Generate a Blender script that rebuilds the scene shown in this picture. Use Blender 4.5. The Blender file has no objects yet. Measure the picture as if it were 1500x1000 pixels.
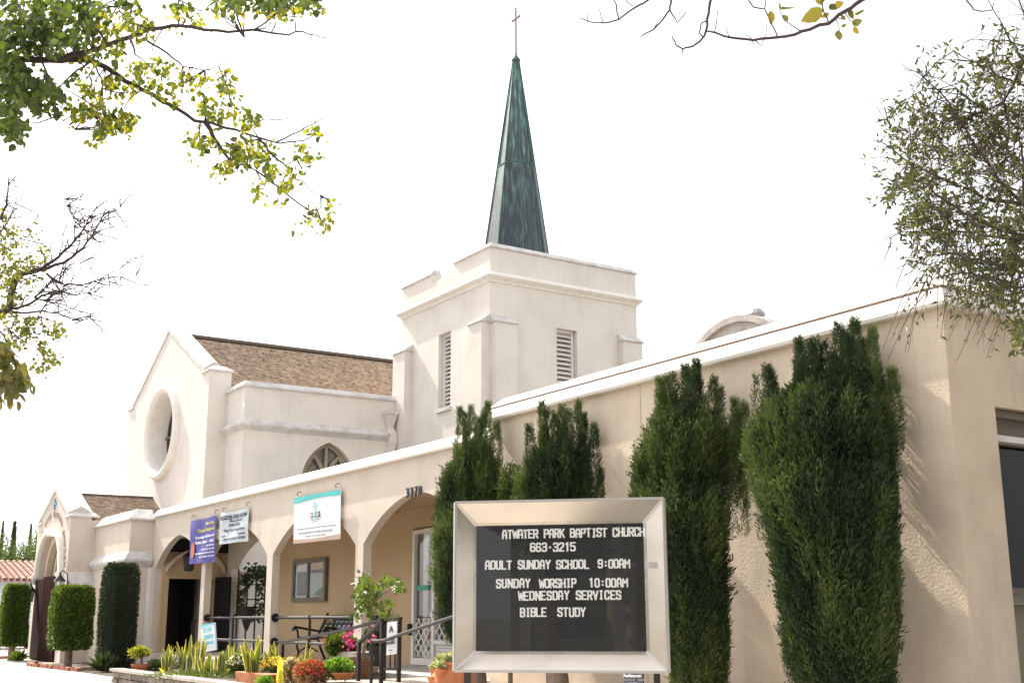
import bpy, math, random
import numpy as np
from mathutils import Vector, Matrix
from mathutils.geometry import tessellate_polygon
random.seed(7); rng = np.random.default_rng(7)

# ------------------------------------------------------------------ camera, sky, sun, exposure
S = 1.2            # metres per model unit
EYE = 1.06         # eye height above the driveway, model units
FPX, PITCH, YAW, ROLL = 1743.0, math.radians(13.02), math.radians(32.9), math.radians(-.166)
h_ = np.array([-math.cos(YAW), math.sin(YAW), 0]); r_ = np.array([math.sin(YAW), math.cos(YAW), 0]); u_ = np.array([0, 0, 1.])
CF = h_*math.cos(PITCH)+u_*math.sin(PITCH); CU0 = -h_*math.sin(PITCH)+u_*math.cos(PITCH)
CR = r_*math.cos(ROLL)+CU0*math.sin(ROLL); CU = -r_*math.sin(ROLL)+CU0*math.cos(ROLL)

scene = bpy.context.scene
COL = scene.collection
cam = bpy.data.cameras.new('camera'); camo = bpy.data.objects.new('camera', cam); COL.objects.link(camo)
cam.sensor_width = 36; cam.lens = FPX*36/1500; cam.clip_end = 2000; cam.clip_start = .05
m = Matrix.Identity(4)
for i, v in enumerate((CR, CU, -CF)):
    for j in range(3): m[j][i] = v[j]
m[2][3] = EYE*S
camo.matrix_world = m
scene.camera = camo

SUN = np.array([-1, -.135, .96]); SUN /= np.linalg.norm(SUN)
w = bpy.data.worlds.new('World'); scene.world = w; w.use_nodes = True
nt = w.node_tree; bg = nt.nodes['Background']
sky = nt.nodes.new('ShaderNodeTexSky'); sky.sky_type = 'NISHITA'; sky.sun_disc = False
sky.sun_elevation = math.asin(SUN[2]); sky.sun_rotation = math.atan2(SUN[0], SUN[1])
sky.air_density = 1.0; sky.dust_density = 7.0; sky.ozone_density = 1.0; sky.altitude = 0
hs = nt.nodes.new('ShaderNodeHueSaturation'); hs.inputs['Saturation'].default_value = .35
nt.links.new(sky.outputs[0], hs.inputs['Color']); hz = nt.nodes.new('ShaderNodeMix'); hz.data_type = 'RGBA'; hz.inputs[0].default_value = .65; hz.inputs[7].default_value = (6.0, 6.05, 6.2, 1)   # bright even haze over the blue
nt.links.new(hs.outputs[0], hz.inputs[6]); nt.links.new(hz.outputs[2], bg.inputs[0])
bg.inputs[1].default_value = .15
sl = bpy.data.lights.new('sun', 'SUN'); sl.energy = 4.8; sl.angle = math.radians(.5); sl.color = (1, .93, .82)
so = bpy.data.objects.new('sun', sl); COL.objects.link(so)
so.rotation_euler = Vector(SUN).to_track_quat('Z', 'Y').to_euler()
scene.view_settings.view_transform = 'Standard'; scene.view_settings.look = 'None'
scene.view_settings.exposure = 0.97; scene.view_settings.gamma = 1.0

# ------------------------------------------------------------------ point helpers (model units, z relative to the eye)
def ray(x, y): return CF*FPX+CR*(x-750)+CU*(500-y)
def aY(x, y, D): d = ray(x, y); return d*D/d[1]
def aX(x, y, X): d = ray(x, y); return d*X/d[0]
def aF(x, y, F): d = ray(x, y); return d*F/(d@h_)
def W(p): return (p[0]*S, p[1]*S, (p[2]+EYE)*S)

# ------------------------------------------------------------------ materials
M = {}
def mat(name, col, rough=.8, metal=0, bump=0, bscale=20, var=0, vscale=3, trans=0, streak=0, tint=None, spec=.5, detail=4, bump2=0, b2scale=3, coat=0, patch=None):
    mt = bpy.data.materials.new(name); mt.use_nodes = True; n = mt.node_tree; N = n.nodes; L = n.links
    b = N['Principled BSDF']; b.inputs['Roughness'].default_value = rough; b.inputs['Metallic'].default_value = metal
    b.inputs['Specular IOR Level'].default_value = spec; b.inputs['Coat Weight'].default_value = coat
    tc = N.new('ShaderNodeTexCoord'); co = tc.outputs['Object']
    rgb = N.new('ShaderNodeRGB'); rgb.outputs[0].default_value = (*col, 1); out = rgb.outputs[0]
    def mix(a, bcol, fac, mode='MIX'):
        x = N.new('ShaderNodeMix'); x.data_type = 'RGBA'; x.blend_type = mode
        if isinstance(fac, (int, float)): x.inputs[0].default_value = fac
        else: L.new(fac, x.inputs[0])
        L.new(a, x.inputs[6])
        if isinstance(bcol, tuple): x.inputs[7].default_value = (*bcol, 1)
        else: L.new(bcol, x.inputs[7])
        return x.outputs[2]
    def noise(sc, det=4, vec=None, ro=.55):
        t = N.new('ShaderNodeTexNoise'); t.inputs['Scale'].default_value = sc; t.inputs['Detail'].default_value = det; t.inputs['Roughness'].default_value = ro
        L.new(vec or co, t.inputs['Vector']); return t.outputs['Fac']
    def ramp(f, a, bb):
        r = N.new('ShaderNodeMapRange'); r.inputs[1].default_value = a; r.inputs[2].default_value = bb; L.new(f, r.inputs[0]); return r.outputs[0]
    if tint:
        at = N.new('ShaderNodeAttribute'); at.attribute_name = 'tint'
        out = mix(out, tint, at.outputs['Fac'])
    if var:
        out = mix(out, tuple(c*(1-var) for c in col) if not patch else patch, ramp(noise(vscale, 6), .42, .68))
    if streak:
        mp = N.new('ShaderNodeMapping'); mp.inputs['Scale'].default_value = (5, 5, .35); L.new(co, mp.inputs[0])
        f = ramp(noise(1.6, 6, mp.outputs[0]), .5, .78)
        ml = N.new('ShaderNodeMath'); ml.operation = 'MULTIPLY'; ml.inputs[1].default_value = streak; L.new(f, ml.inputs[0])
        out = mix(out, tuple(c*.55 for c in col), ml.outputs[0])
    L.new(out, b.inputs['Base Color'])
    if bump:
        bp = N.new('ShaderNodeBump'); bp.inputs['Strength'].default_value = bump; bp.inputs['Distance'].default_value = .02
        L.new(noise(bscale, detail), bp.inputs['Height']); L.new(bp.outputs[0], b.inputs['Normal'])
        if bump2:
            b3 = N.new('ShaderNodeBump'); b3.inputs['Strength'].default_value = bump2; b3.inputs['Distance'].default_value = .06
            L.new(noise(b2scale, 2), b3.inputs['Height']); L.new(bp.outputs[0], b3.inputs['Normal']); L.new(b3.outputs[0], b.inputs['Normal'])
    if trans:
        tr = N.new('ShaderNodeBsdfTranslucent'); 
        g = N.new('ShaderNodeMix'); g.data_type = 'RGBA'; g.blend_type = 'MULTIPLY'; g.inputs[0].default_value = 1
        L.new(out, g.inputs[6]); g.inputs[7].default_value = (1.9, 1.8, .6, 1); L.new(g.outputs[2], tr.inputs[0])
        mx = N.new('ShaderNodeMixShader'); mx.inputs[0].default_value = trans
        L.new(b.outputs[0], mx.inputs[1]); L.new(tr.outputs[0], mx.inputs[2]); L.new(mx.outputs[0], N['Material Output'].inputs[0])
    M[name] = mt
    return mt
mat('arcade_stucco', (.62, .54, .46), .9, bump=.3, bscale=45, var=.12, vscale=1.3, streak=.18)
mat('stucco', (.71, .655, .60), .9, bump=.3, bscale=45, var=.10, vscale=1.1, streak=.2, bump2=.04, b2scale=2.2)
mat('rough_stucco', (.71, .585, .455), .9, bump=.5, bscale=36, var=.16, vscale=1.6, streak=.22, detail=9, bump2=.08, b2scale=7)
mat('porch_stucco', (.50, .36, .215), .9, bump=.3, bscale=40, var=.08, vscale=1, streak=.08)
mat('coping', (.64, .61, .59), .8, bump=.3, bscale=30, var=.25, vscale=3.5, streak=.35)
mat('white_coping', (.8, .75, .69), .75, bump=.2, bscale=30, var=.08, vscale=4, streak=.25)
mat('bright_coping', (.8, .74, .67), .75, bump=.15, bscale=30, var=.04, vscale=4)
mat('moulding', (.62, .51, .38), .85, bump=.2, bscale=30, var=.1, streak=.2)
mat('shingle', (.40, .30, .22), .95, bump=.6, bscale=60, var=.35, vscale=6, tint=(.56, .43, .32))
mat('shingle_dark', (.16, .125, .10), .95, bump=.6, bscale=60, var=.35, vscale=6, tint=(.27, .21, .17))
mat('copper', (.03, .085, .085), .55, metal=.2, bump=.2, bscale=15)
mat('copper_seam', (.06, .13, .11), .6, metal=.2, var=.4, vscale=5)
mat('louver', (.74, .71, .68), .6, var=.1)
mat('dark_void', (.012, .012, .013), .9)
mat('brown_door', (.026, .008, .006), .9, var=.3, vscale=2, bump=.1, spec=.12)
mat('black_door', (.014, .010, .012), .6, var=.2, spec=.25)
mat('black_iron', (.02, .018, .02), .4, metal=.3, var=.2)
mat('aluminium', (.68, .61, .53), .2, metal=1, bump=.05, bscale=4, var=.12, vscale=2.5)
mat('aluminium_edge', (.55, .52, .48), .4, metal=.8)
mat('white_frame', (.74, .72, .68), .5)
mat('white_panel', (.70, .68, .64), .6, bump=.1)
mat('lattice', (.74, .73, .70), .6)
mat('letter', (.86, .86, .83), .5)
mat('board', (.010, .011, .011), .5)
mat('asphalt', (.05, .05, .052), .9, bump=.5, bscale=60, var=.2)
mat('concrete', (.44, .41, .37), .9, bump=.3, bscale=40, var=.25, vscale=2)
mat('ground', (.2, .18, .14), .95, bump=.5, bscale=20, var=.3)
mat('soil', (.11, .08, .055), 1, bump=.8, bscale=40, var=.4, vscale=12)
mat('brick', (.34, .12, .07), .9, bump=.4, bscale=30, var=.4, vscale=9)
mat('stone_block', (.24, .20, .165), .95, bump=1, bscale=14, var=.4, vscale=6)
mat('stone_cap', (.46, .40, .34), .9, bump=.3, bscale=30, var=.3, vscale=5)
mat('bark', (.10, .07, .06), .95, bump=.8, bscale=30, var=.4, vscale=10)
mat('bark_purple', (.085, .06, .062), .95, bump=.5, bscale=30, var=.3, vscale=10)
mat('bark_light', (.26, .19, .14), .95, bump=1, bscale=18, var=.4, vscale=8)
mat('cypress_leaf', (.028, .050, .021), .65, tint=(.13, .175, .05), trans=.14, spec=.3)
mat('dark_leaf', (.012, .026, .010), .75, tint=(.04, .055, .016), trans=.08)
mat('box_leaf', (.035, .068, .012), .4, tint=(.14, .2, .03), trans=.25)
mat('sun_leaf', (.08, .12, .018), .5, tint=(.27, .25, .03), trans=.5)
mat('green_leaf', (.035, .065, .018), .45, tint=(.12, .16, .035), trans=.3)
mat('bush_sun_leaf', (.05, .08, .018), .5, tint=(.2, .19, .035), trans=.38)
mat('near_leaf', (.07, .085, .02), .4, tint=(.16, .13, .03), trans=.3)
mat('olive_leaf', (.035, .055, .02), .5, tint=(.12, .12, .04), trans=.25)
mat('red_leaf', (.12, .10, .04), .5, tint=(.3, .2, .08), trans=.4)
mat('vine_leaf', (.02, .035, .012), .5, tint=(.05, .075, .02), trans=.25)
mat('lime_leaf', (.07, .18, .03), .45, tint=(.2, .32, .05), trans=.3)
mat('grey_leaf', (.2, .26, .14), .5, tint=(.5, .52, .38), trans=.2)
mat('snake_leaf', (.07, .12, .035), .45, tint=(.62, .52, .12), trans=.25)
mat('snake_yellow', (.45, .42, .05), .45, tint=(.75, .6, .08), trans=.3)
mat('red_bloom', (.42, .02, .015), .6, tint=(.42, .12, .06), trans=.2)
mat('rust_bloom', (.22, .09, .05), .6, tint=(.38, .25, .14), trans=.2)
mat('yellow_bloom', (.75, .55, .04), .6, tint=(.8, .65, .2), trans=.2)
mat('white_bloom', (.75, .70, .66), .6, tint=(.85, .75, .72), trans=.2)
mat('pink_bloom', (.5, .02, .25), .6, tint=(.6, .12, .36), trans=.2)
mat('terracotta', (.55, .19, .075), .8, bump=.2, bscale=20, var=.3, vscale=6)
mat('brown_pot', (.16, .075, .045), .6, bump=.1, var=.4, vscale=5)
mat('dark_pot', (.03, .028, .028), .6)
mat('box_frame', (.17, .14, .11), .6, var=.2)
mat('paper', (.62, .62, .57), .9, var=.1, vscale=8)
mat('paper_dark', (.06, .07, .08), .9)
mat('paper_gold', (.5, .30, .05), .9, var=.3, vscale=8)
mat('paper_green', (.42, .50, .45), .9, var=.3, vscale=20)
mat('print_dark', (.05, .06, .08), .8)
mat('print_grey', (.3, .3, .33), .8)
mat('banner_blue', (.04, .04, .28), .5, var=.8, vscale=2.2, patch=(.085, .06, .30), bump=.25, bscale=4)
mat('banner_pale', (.50, .55, .60), .5, var=.1, vscale=4, bump=.3, bscale=5)
mat('banner_white', (.74, .76, .80), .5)
mat('banner_teal', (.03, .46, .44), .5, var=.3, vscale=9)
mat('banner_tan', (.42, .28, .22), .5)
mat('print_yellow', (.6, .55, .12), .7)
mat('print_white', (.8, .8, .82), .7)
mat('print_teal', (.05, .42, .45), .7)
mat('print_brown', (.14, .07, .06), .7)
mat('print_tan', (.42, .25, .18), .7)
mat('print_orange', (.5, .15, .08), .7)
mat('sign_white', (.72, .74, .76), .5)
mat('sign_cyan', (.12, .5, .62), .5)
mat('blue_tile', (.08, .3, .5), .5, var=.3)
mat('letter_grey', (.36, .31, .27), .8)
mat('roof_tile', (.5, .25, .19), .8, var=.4, vscale=3, tint=(.62, .42, .34))
mat('house_wall', (.62, .66, .70), .9, bump=.2, bscale=20)
mat('tan_wall', (.55, .45, .33), .9, bump=.2, bscale=20)
mat('siding', (.7, .69, .66), .7)
mat('leaded_glass', (.20, .17, .135), .35, bump=.4, bscale=12, var=.4, vscale=8)
mat('tracery', (.36, .30, .23), .8, var=.2)
mat('flashing', (.2, .12, .08), .7)
mat('weathered_plaster', (.50, .45, .42), .9, bump=.3, bscale=20, var=.3, vscale=3, streak=.3)
mat('car_paint', (.02, .02, .022), .25, coat=.5)
mat('car_silver', (.5, .5, .52), .3, metal=.5, coat=.5)
mat('tyre', (.015, .015, .016), .9)
mat('vent_metal', (.34, .32, .31), .5, metal=.6)
mat('lamp_glass', (.6, .6, .56), .2)
mat('panel_green', (.22, .2, .13), .7)
mat('curtain', (.34, .34, .31), .9, var=.2, vscale=4)
mat('exit_green', (.03, .3, .2), .5)
mat('red_plate', (.25, .04, .03), .5)
def glass(name, tr, rough=.03, k=1.2, k0=.01):
    mt = bpy.data.materials.new(name); mt.use_nodes = True; N = mt.node_tree.nodes; L = mt.node_tree.links
    N.remove(N['Principled BSDF']); o = N['Material Output']
    gl = N.new('ShaderNodeBsdfGlossy'); gl.inputs['Roughness'].default_value = rough
    tp = N.new('ShaderNodeBsdfTransparent'); tp.inputs[0].default_value = (tr, tr, tr, 1)
    fr = N.new('ShaderNodeFresnel'); ge = N.new('ShaderNodeNewGeometry'); io = N.new('ShaderNodeMapRange'); io.inputs[3].default_value = 1.5; io.inputs[4].default_value = 1/1.5; L.new(ge.outputs['Backfacing'], io.inputs[0]); L.new(io.outputs[0], fr.inputs[0])
    ad = N.new('ShaderNodeMath'); ad.operation = 'MULTIPLY_ADD'; ad.inputs[1].default_value = k; ad.inputs[2].default_value = k0; L.new(fr.outputs[0], ad.inputs[0])
    mx = N.new('ShaderNodeMixShader'); L.new(ad.outputs[0], mx.inputs[0]); L.new(tp.outputs[0], mx.inputs[1]); L.new(gl.outputs[0], mx.inputs[2]); L.new(mx.outputs[0], o.inputs[0])
    M[name] = mt
glass('clear_glass', .85); glass('dark_glass', .3, k=.55, k0=0); glass('sign_glass', .95, .004, k=1.0, k0=0); glass('case_glass', .92, .01, k=.5, k0=0)
# copper patina with vertical streaks
def patina():
    n = M['copper'].node_tree; N = n.nodes; L = n.links; b = N['Principled BSDF']
    tc = N.new('ShaderNodeTexCoord'); mp = N.new('ShaderNodeMapping'); mp.inputs['Scale'].default_value = (9, 9, .9); L.new(tc.outputs['Object'], mp.inputs[0])
    t = N.new('ShaderNodeTexNoise'); t.inputs['Scale'].default_value = 1.3; t.inputs['Detail'].default_value = 7; L.new(mp.outputs[0], t.inputs['Vector'])
    sp = N.new('ShaderNodeSeparateXYZ'); L.new(tc.outputs['Object'], sp.inputs[0])
    a = N.new('ShaderNodeMapRange'); a.inputs[1].default_value = 10.5; a.inputs[2].default_value = 17; a.inputs[3].default_value = -.12; a.inputs[4].default_value = .14; L.new(sp.outputs[2], a.inputs[0])
    ad = N.new('ShaderNodeMath'); ad.operation = 'ADD'; L.new(t.outputs['Fac'], ad.inputs[0]); L.new(a.outputs[0], ad.inputs[1])
    cr = N.new('ShaderNodeValToRGB'); L.new(ad.outputs[0], cr.inputs[0])
    e = cr.color_ramp.elements; e[0].position = .4; e[0].color = (.028, .042, .05, 1); e[1].position = .86; e[1].color = (.2, .36, .32, 1)
    for p, c in ((.52, (.046, .062, .070, 1)), (.61, (.066, .098, .094, 1)), (.71, (.09, .19, .175, 1))):
        q = e.new(p); q.color = c
    L.new(cr.outputs[0], b.inputs['Base Color'])
patina()

# ------------------------------------------------------------------ mesh builder
class MB:
    def __init__(s): s.v = []; s.f = []
    def add(s, vs, fs):
        o = len(s.v); s.v += [tuple(map(float, p)) for p in vs]; s.f += [tuple(i+o for i in f) for f in fs]; return s
    def box(s, x0, x1, y0, y1, z0, z1):
        return s.add([(x, y, z) for z in (z0, z1) for y in (y0, y1) for x in (x0, x1)],
                     [(0, 2, 3, 1), (4, 5, 7, 6), (0, 1, 5, 4), (2, 6, 7, 3), (0, 4, 6, 2), (1, 3, 7, 5)])
    def obox(s, c, ax, ay, az):   # centre and three half-axes
        c, ax, ay, az = map(np.array, (c, ax, ay, az))
        return s.add([c+i*ax+j*ay+k*az for k in (-1, 1) for j in (-1, 1) for i in (-1, 1)],
                     [(0, 2, 3, 1), (4, 5, 7, 6), (0, 1, 5, 4), (2, 6, 7, 3), (0, 4, 6, 2), (1, 3, 7, 5)])
    def beam(s, p, q, wx, wz=None, up=(0, 0, 1)):
        p, q = np.array(p, float), np.array(q, float); d = q-p; l = np.linalg.norm(d); d /= l
        a = np.cross(d, up)
        if np.linalg.norm(a) < 1e-4: a = np.array([1., 0, 0])
        a /= np.linalg.norm(a); b = np.cross(a, d); wz = wz or wx
        return s.obox((p+q)/2, d*l/2, a*wx/2, b*wz/2)
    def prism(s, loops, plane, d0, d1):
        def P(a, b, d): return (a, d, b) if plane == 'Y' else ((d, a, b) if plane == 'X' else (a, b, d))
        loops = [list(l) for l in loops]
        tri = tessellate_polygon([[Vector((a, b, 0)) for a, b in l] for l in loops])
        flat = [p for l in loops for p in l]; n = len(flat)
        vs = [P(a, b, d0) for a, b in flat]+[P(a, b, d1) for a, b in flat]
        fs = [tuple(t) for t in tri]+[(t[0]+n, t[2]+n, t[1]+n) for t in tri]
        o = 0
        for l in loops:
            k = len(l)
            for i in range(k):
                j = (i+1) % k; fs.append((o+i, o+j, o+j+n, o+i+n))
            o += k
        return s.add(vs, fs)
    def sweep(s, prof, path, closed=False, cap=True):  # prof: (out,z) ; path xy, outward = right of travel
        n = len(path); k = len(prof); rings = []
        for i in range(n):
            p = np.array(path[i], float)
            a = np.array(path[i-1]) if (i > 0 or closed) else None
            b = np.array(path[(i+1) % n]) if (i < n-1 or closed) else None
            def nr(u, v): d = np.array(v, float)-np.array(u, float); d /= np.linalg.norm(d); return np.array([d[1], -d[0]])
            n1 = nr(a, p) if a is not None else nr(p, b); n2 = nr(p, b) if b is not None else n1
            mm = n1+n2; mm = mm/(mm@mm)*2
            rings.append([(p[0]+mm[0]*o, p[1]+mm[1]*o, z) for o, z in prof])
        vs = [q for r in rings for q in r]; fs = []
        for i in range(n if closed else n-1):
            j = (i+1) % n
            for t in range(k):
                u = (t+1) % k; fs.append((i*k+t, i*k+u, j*k+u, j*k+t))
        if not closed and cap: fs += [tuple(range(k)), tuple(reversed([(n-1)*k+t for t in range(k)]))]
        return s.add(vs, fs)
    def tube(s, pts, rad, n=8, cap=True):
        pts = [np.array(p, float) for p in pts]; m_ = len(pts)
        if not hasattr(rad, '__len__'): rad = [rad]*m_
        vs = []; fs = []; pa = None
        for i in range(m_):
            d = pts[min(i+1, m_-1)]-pts[max(i-1, 0)]; d /= (np.linalg.norm(d)+1e-9)
            if pa is None:
                a = np.cross(d, (0, 0, 1.)); 
                if np.linalg.norm(a) < .05: a = np.cross(d, (1., 0, 0))
            else: a = pa-d*(pa@d)
            a /= (np.linalg.norm(a)+1e-9); b = np.cross(d, a); pa = a
            for t in range(n):
                th = 2*math.pi*t/n; vs.append(pts[i]+(a*math.cos(th)+b*math.sin(th))*rad[i])
        for i in range(m_-1):
            for t in range(n):
                u = (t+1) % n; fs.append((i*n+t, i*n+u, (i+1)*n+u, (i+1)*n+t))
        if cap: fs += [tuple(reversed(range(n))), tuple((m_-1)*n+t for t in range(n))]
        return s.add(vs, fs)
    def lathe(s, prof, c, n=20, cap=True):
        vs = [(c[0]+r*math.cos(2*math.pi*t/n), c[1]+r*math.sin(2*math.pi*t/n), c[2]+z) for r, z in prof for t in range(n)]
        k = len(prof); fs = [(i*n+t, i*n+(t+1) % n, (i+1)*n+(t+1) % n, (i+1)*n+t) for i in range(k-1) for t in range(n)]
        if cap: fs += [tuple(reversed(range(n))), tuple((k-1)*n+t for t in range(n))]
        return s.add(vs, fs)
    def build(s, name, material, parent=None, loc=None, smooth=False, bevel=0):
        me = bpy.data.meshes.new(name)
        if parent is not None and loc is None:
            org = parent_origin(parent)
        else: org = np.array(W(loc)) if loc is not None else np.zeros(3)
        me.from_pydata([tuple(np.array(W(p))-org) for p in s.v], [], s.f)
        me.materials.append(M[material]); me.validate()
        import bmesh
        bm = bmesh.new(); bm.from_mesh(me); bmesh.ops.recalc_face_normals(bm, faces=bm.faces); bm.to_mesh(me); bm.free()
        if smooth:
            for p in me.polygons: p.use_smooth = True
            me.set_sharp_from_angle(angle=math.radians(40))
        o = bpy.data.objects.new(name, me); COL.objects.link(o)
        if parent is not None:
            o.parent = parent
            if loc is not None: o.location = org-parent_origin(parent)
        else: o.location = org
        if bevel:
            b = o.modifiers.new('bevel', 'BEVEL'); b.width = bevel; b.segments = 2; b.limit_method = 'ANGLE'
        return o
def parent_origin(p):
    o = np.zeros(3)
    while p is not None: o += np.array(p.location); p = p.parent
    return o
def tag(o, label=None, cat=None, group=None, kind=None):
    if label: o['label'] = label
    if cat: o['category'] = cat
    if group: o['group'] = group
    if kind: o['kind'] = kind
    return o
def thing(name, label, cat, loc, group=None):
    o = bpy.data.objects.new(name, None); COL.objects.link(o); o.location = W(loc); o.empty_display_size = .1
    return tag(o, label, cat, group)
def link_piece(o, parent, off=(0, 0, 0), rz=0):   # a copy sharing mesh data, moved by off (model units)
    c = o.copy(); COL.objects.link(c); c.parent = parent
    c.location = Vector(o.location)+Vector(off)*S; c.rotation_euler.z += rz
    return c
def raw(name, V, F, material, parent=None, tint=None, kind=None, smooth=False):
    """numpy vertices (model units) and an (n,k) face array"""
    org = parent_origin(parent) if parent is not None else np.zeros(3)
    V = np.asarray(V, float)*S; V[:, 2] += EYE*S; V -= org
    F = np.asarray(F, np.int32); k = F.shape[1]
    me = bpy.data.meshes.new(name); me.vertices.add(len(V)); me.vertices.foreach_set('co', V.astype(np.float32).ravel())
    me.loops.add(F.size); me.loops.foreach_set('vertex_index', F.ravel())
    me.polygons.add(len(F)); me.polygons.foreach_set('loop_start', np.arange(0, F.size, k, dtype=np.int32))
    try: me.polygons.foreach_set('loop_total', np.full(len(F), k, np.int32))
    except Exception: pass
    me.update(calc_edges=True)
    if tint is not None:
        a = me.attributes.new('tint', 'FLOAT', 'POINT'); a.data.foreach_set('value', np.asarray(tint, np.float32))
    me.materials.append(M[material])
    o = bpy.data.objects.new(name, me); COL.objects.link(o)
    if parent is not None: o.parent = parent
    if kind: o['kind'] = kind
    return o
def unit(a): return a/(np.linalg.norm(a, axis=-1, keepdims=True)+1e-9)
def leaves(P, D, L, Wd, fold=.15):
    """diamond leaves: base P, direction D, length L, width Wd"""
    n = len(P); D = unit(D); R_ = unit(np.cross(D, rng.normal(size=(n, 3)))); Nn = np.cross(D, R_)
    L = np.broadcast_to(L, n)[:, None]; Wd = np.broadcast_to(Wd, n)[:, None]
    V = np.stack([P, P+D*L*.45+R_*Wd*.5-Nn*L*fold, P+D*L, P+D*L*.45-R_*Wd*.5-Nn*L*fold], 1).reshape(-1, 3)
    i = np.arange(n)[:, None]*4
    F = np.concatenate([i+[0, 1, 2], i+[0, 2, 3]], 0)
    return V, F
def leaves8(P, D, L, Wd, fold=.12):
    """rounded leaf folded along its midrib"""
    n = len(P); D = unit(D); R_ = unit(np.cross(D, rng.normal(size=(n, 3)))); Nn = np.cross(D, R_)
    L = np.broadcast_to(L, n)[:, None]; Wd = np.broadcast_to(Wd, n)[:, None]; up = Nn*L*fold
    Q = [P, P+D*L*.18+R_*Wd*.36+up, P+D*L*.45+R_*Wd*.5+up, P+D*L*.75+R_*Wd*.32+up*.6, P+D*L, P+D*L*.75-R_*Wd*.32+up*.6, P+D*L*.45-R_*Wd*.5+up, P+D*L*.18-R_*Wd*.36+up, P+D*L*.45]
    V = np.stack(Q, 1).reshape(-1, 3); i = np.arange(n)[:, None]*9
    return V, np.concatenate([i+f for f in ([0, 1, 8], [1, 2, 8], [2, 3, 8], [3, 4, 8], [4, 5, 8], [5, 6, 8], [6, 7, 8], [7, 0, 8])], 0)
def leaf_obj(name, P, D, L, Wd, material, parent, tint=None, fold=.15):
    if material in ('near_leaf', 'sun_leaf', 'green_leaf', 'box_leaf') and len(P) < 12000 and name != 'crown':
        V, F = leaves8(np.asarray(P), np.asarray(D), L, Wd, fold*.6); t = rng.random(len(P)) if tint is None else tint
        return raw(name, V, F, material, parent, np.repeat(t, 9))
    V, F = leaves(np.asarray(P), np.asarray(D), L, Wd, fold)
    t = rng.random(len(P)) if tint is None else tint
    return raw(name, V, F, material, parent, np.repeat(t, 4))

def arch_pts(x0, x1, zs, za, n=14, pointed=0.0):
    """segment arch from (x0,zs) up over the apex za and down to (x1,zs)"""
    c = (x0+x1)/2; hw = (x1-x0)/2; hh = za-zs; R_ = (hw*hw+hh*hh)/(2*hh); out = []
    for i in range(n+1):
        t = -1+2*i/n; x = c+t*hw; z = za-R_+math.sqrt(max(R_*R_-(t*hw)**2, 0)); z += pointed*(1-abs(t))**2*.25
        out.append((x, z))
    return out
def gothic_pts(x0, x1, zs, za, n=8):
    """two arcs meeting in a point"""
    c = (x0+x1)/2; hw = (x1-x0)/2; H = za-zs; R_ = (hw*hw+H*H)/(2*hw); L_ = []
    for i in range(n+1):
        z = H*i/n; x = x0+R_-math.sqrt(max(R_*R_-z*z, 0)); L_.append((min(x, c), zs+z))
    return L_+[(2*c-x, z) for x, z in reversed(L_[:-1])]

# ------------------------------------------------------------------ the setting
G = -EYE
def plane(name, x0, x1, y0, y1, z, material, kind='structure'):
    o = MB().add([(x0, y0, z), (x1, y0, z), (x1, y1, z), (x0, y1, z)], [(0, 1, 2, 3)]).build(name, material); o['kind'] = kind; return o
plane('ground', -900, 600, -600, 900, G, 'ground')
plane('driveway', -75, -15, 1.0, 6.86, G+.02, 'concrete')
plane('pavement', -90, 40, -.9, 1.9, G+.03, 'concrete')
MB().box(-90, 40, -1.05, -.9, G-.02, G+.03).build('kerb', 'concrete')['kind'] = 'structure'
plane('bounce_paving', -14.9, 12, 1.91, 7.2, G+.012, 'concrete')  # unseen pale paving, added to bounce light onto the wing wall
plane('road', -90, 40, -9, -1.05, G+.004, 'asphalt')
plane('car_park', -75, -35.5, 6.9, 20, G+.012, 'concrete')
MB().box(-27.4, -12.5, 7.72, 9.8, G, -.74).build('porch_floor', 'concrete')['kind'] = 'structure'
MB().box(-27, -22.5, 9.82, 14, G, -.78).build('courtyard_floor', 'concrete')['kind'] = 'structure'
MB().box(-14.0, -11.9, 5.95, 7.70, G, -.755).build('landing', 'stone_cap')['kind'] = 'structure'
pb = plane('planter_soil', -20.9, -14.1, 5.72, 7.7, -.86, 'soil')

# ------------------------------------------------------------------ entrance gable block
YE = 6.85
ent = thing('entrance_block', 'cream stucco entrance gable with pointed arch, open brown doors and lettering around the arch', 'entrance', (-32.3, YE, G))
ex0, ex1, exc = -34.15, -30.46, -32.3
outer = [(ex0, G), (ex1, G), (ex1, 2.45), (ex1-.12, 2.45), (exc, 3.2), (ex0+.12, 2.45), (ex0, 2.45)]
aw = [(-33.62, G+.01), (-33.62, 1.02)]+gothic_pts(-33.62, -31.0, 1.02, 2.08)[1:-1]+[(-31.0, 1.02), (-31.0, G+.01)]
aw = [(-33.62, G)]+aw[1:-1]+[(-31.0, G)]
out2 = [(ex0, G)]+aw+[(ex1, G)]+outer[2:]
MB().prism([out2], 'Y', YE, YE+.5).build('wall', 'arcade_stucco', ent)
MB().prism([[(YE+.5, G), (9.34, G), (9.34, 2.35), (YE+.5, 2.35)]], 'X', ex1-.3, ex1-.002).build('wall', 'arcade_stucco', ent)
MB().prism([[(YE+.5, G), (9.34, G), (9.34, 2.35), (YE+.5, 2.35)]], 'X', ex0+.002, ex0+.3).build('wall', 'arcade_stucco', ent)
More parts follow.
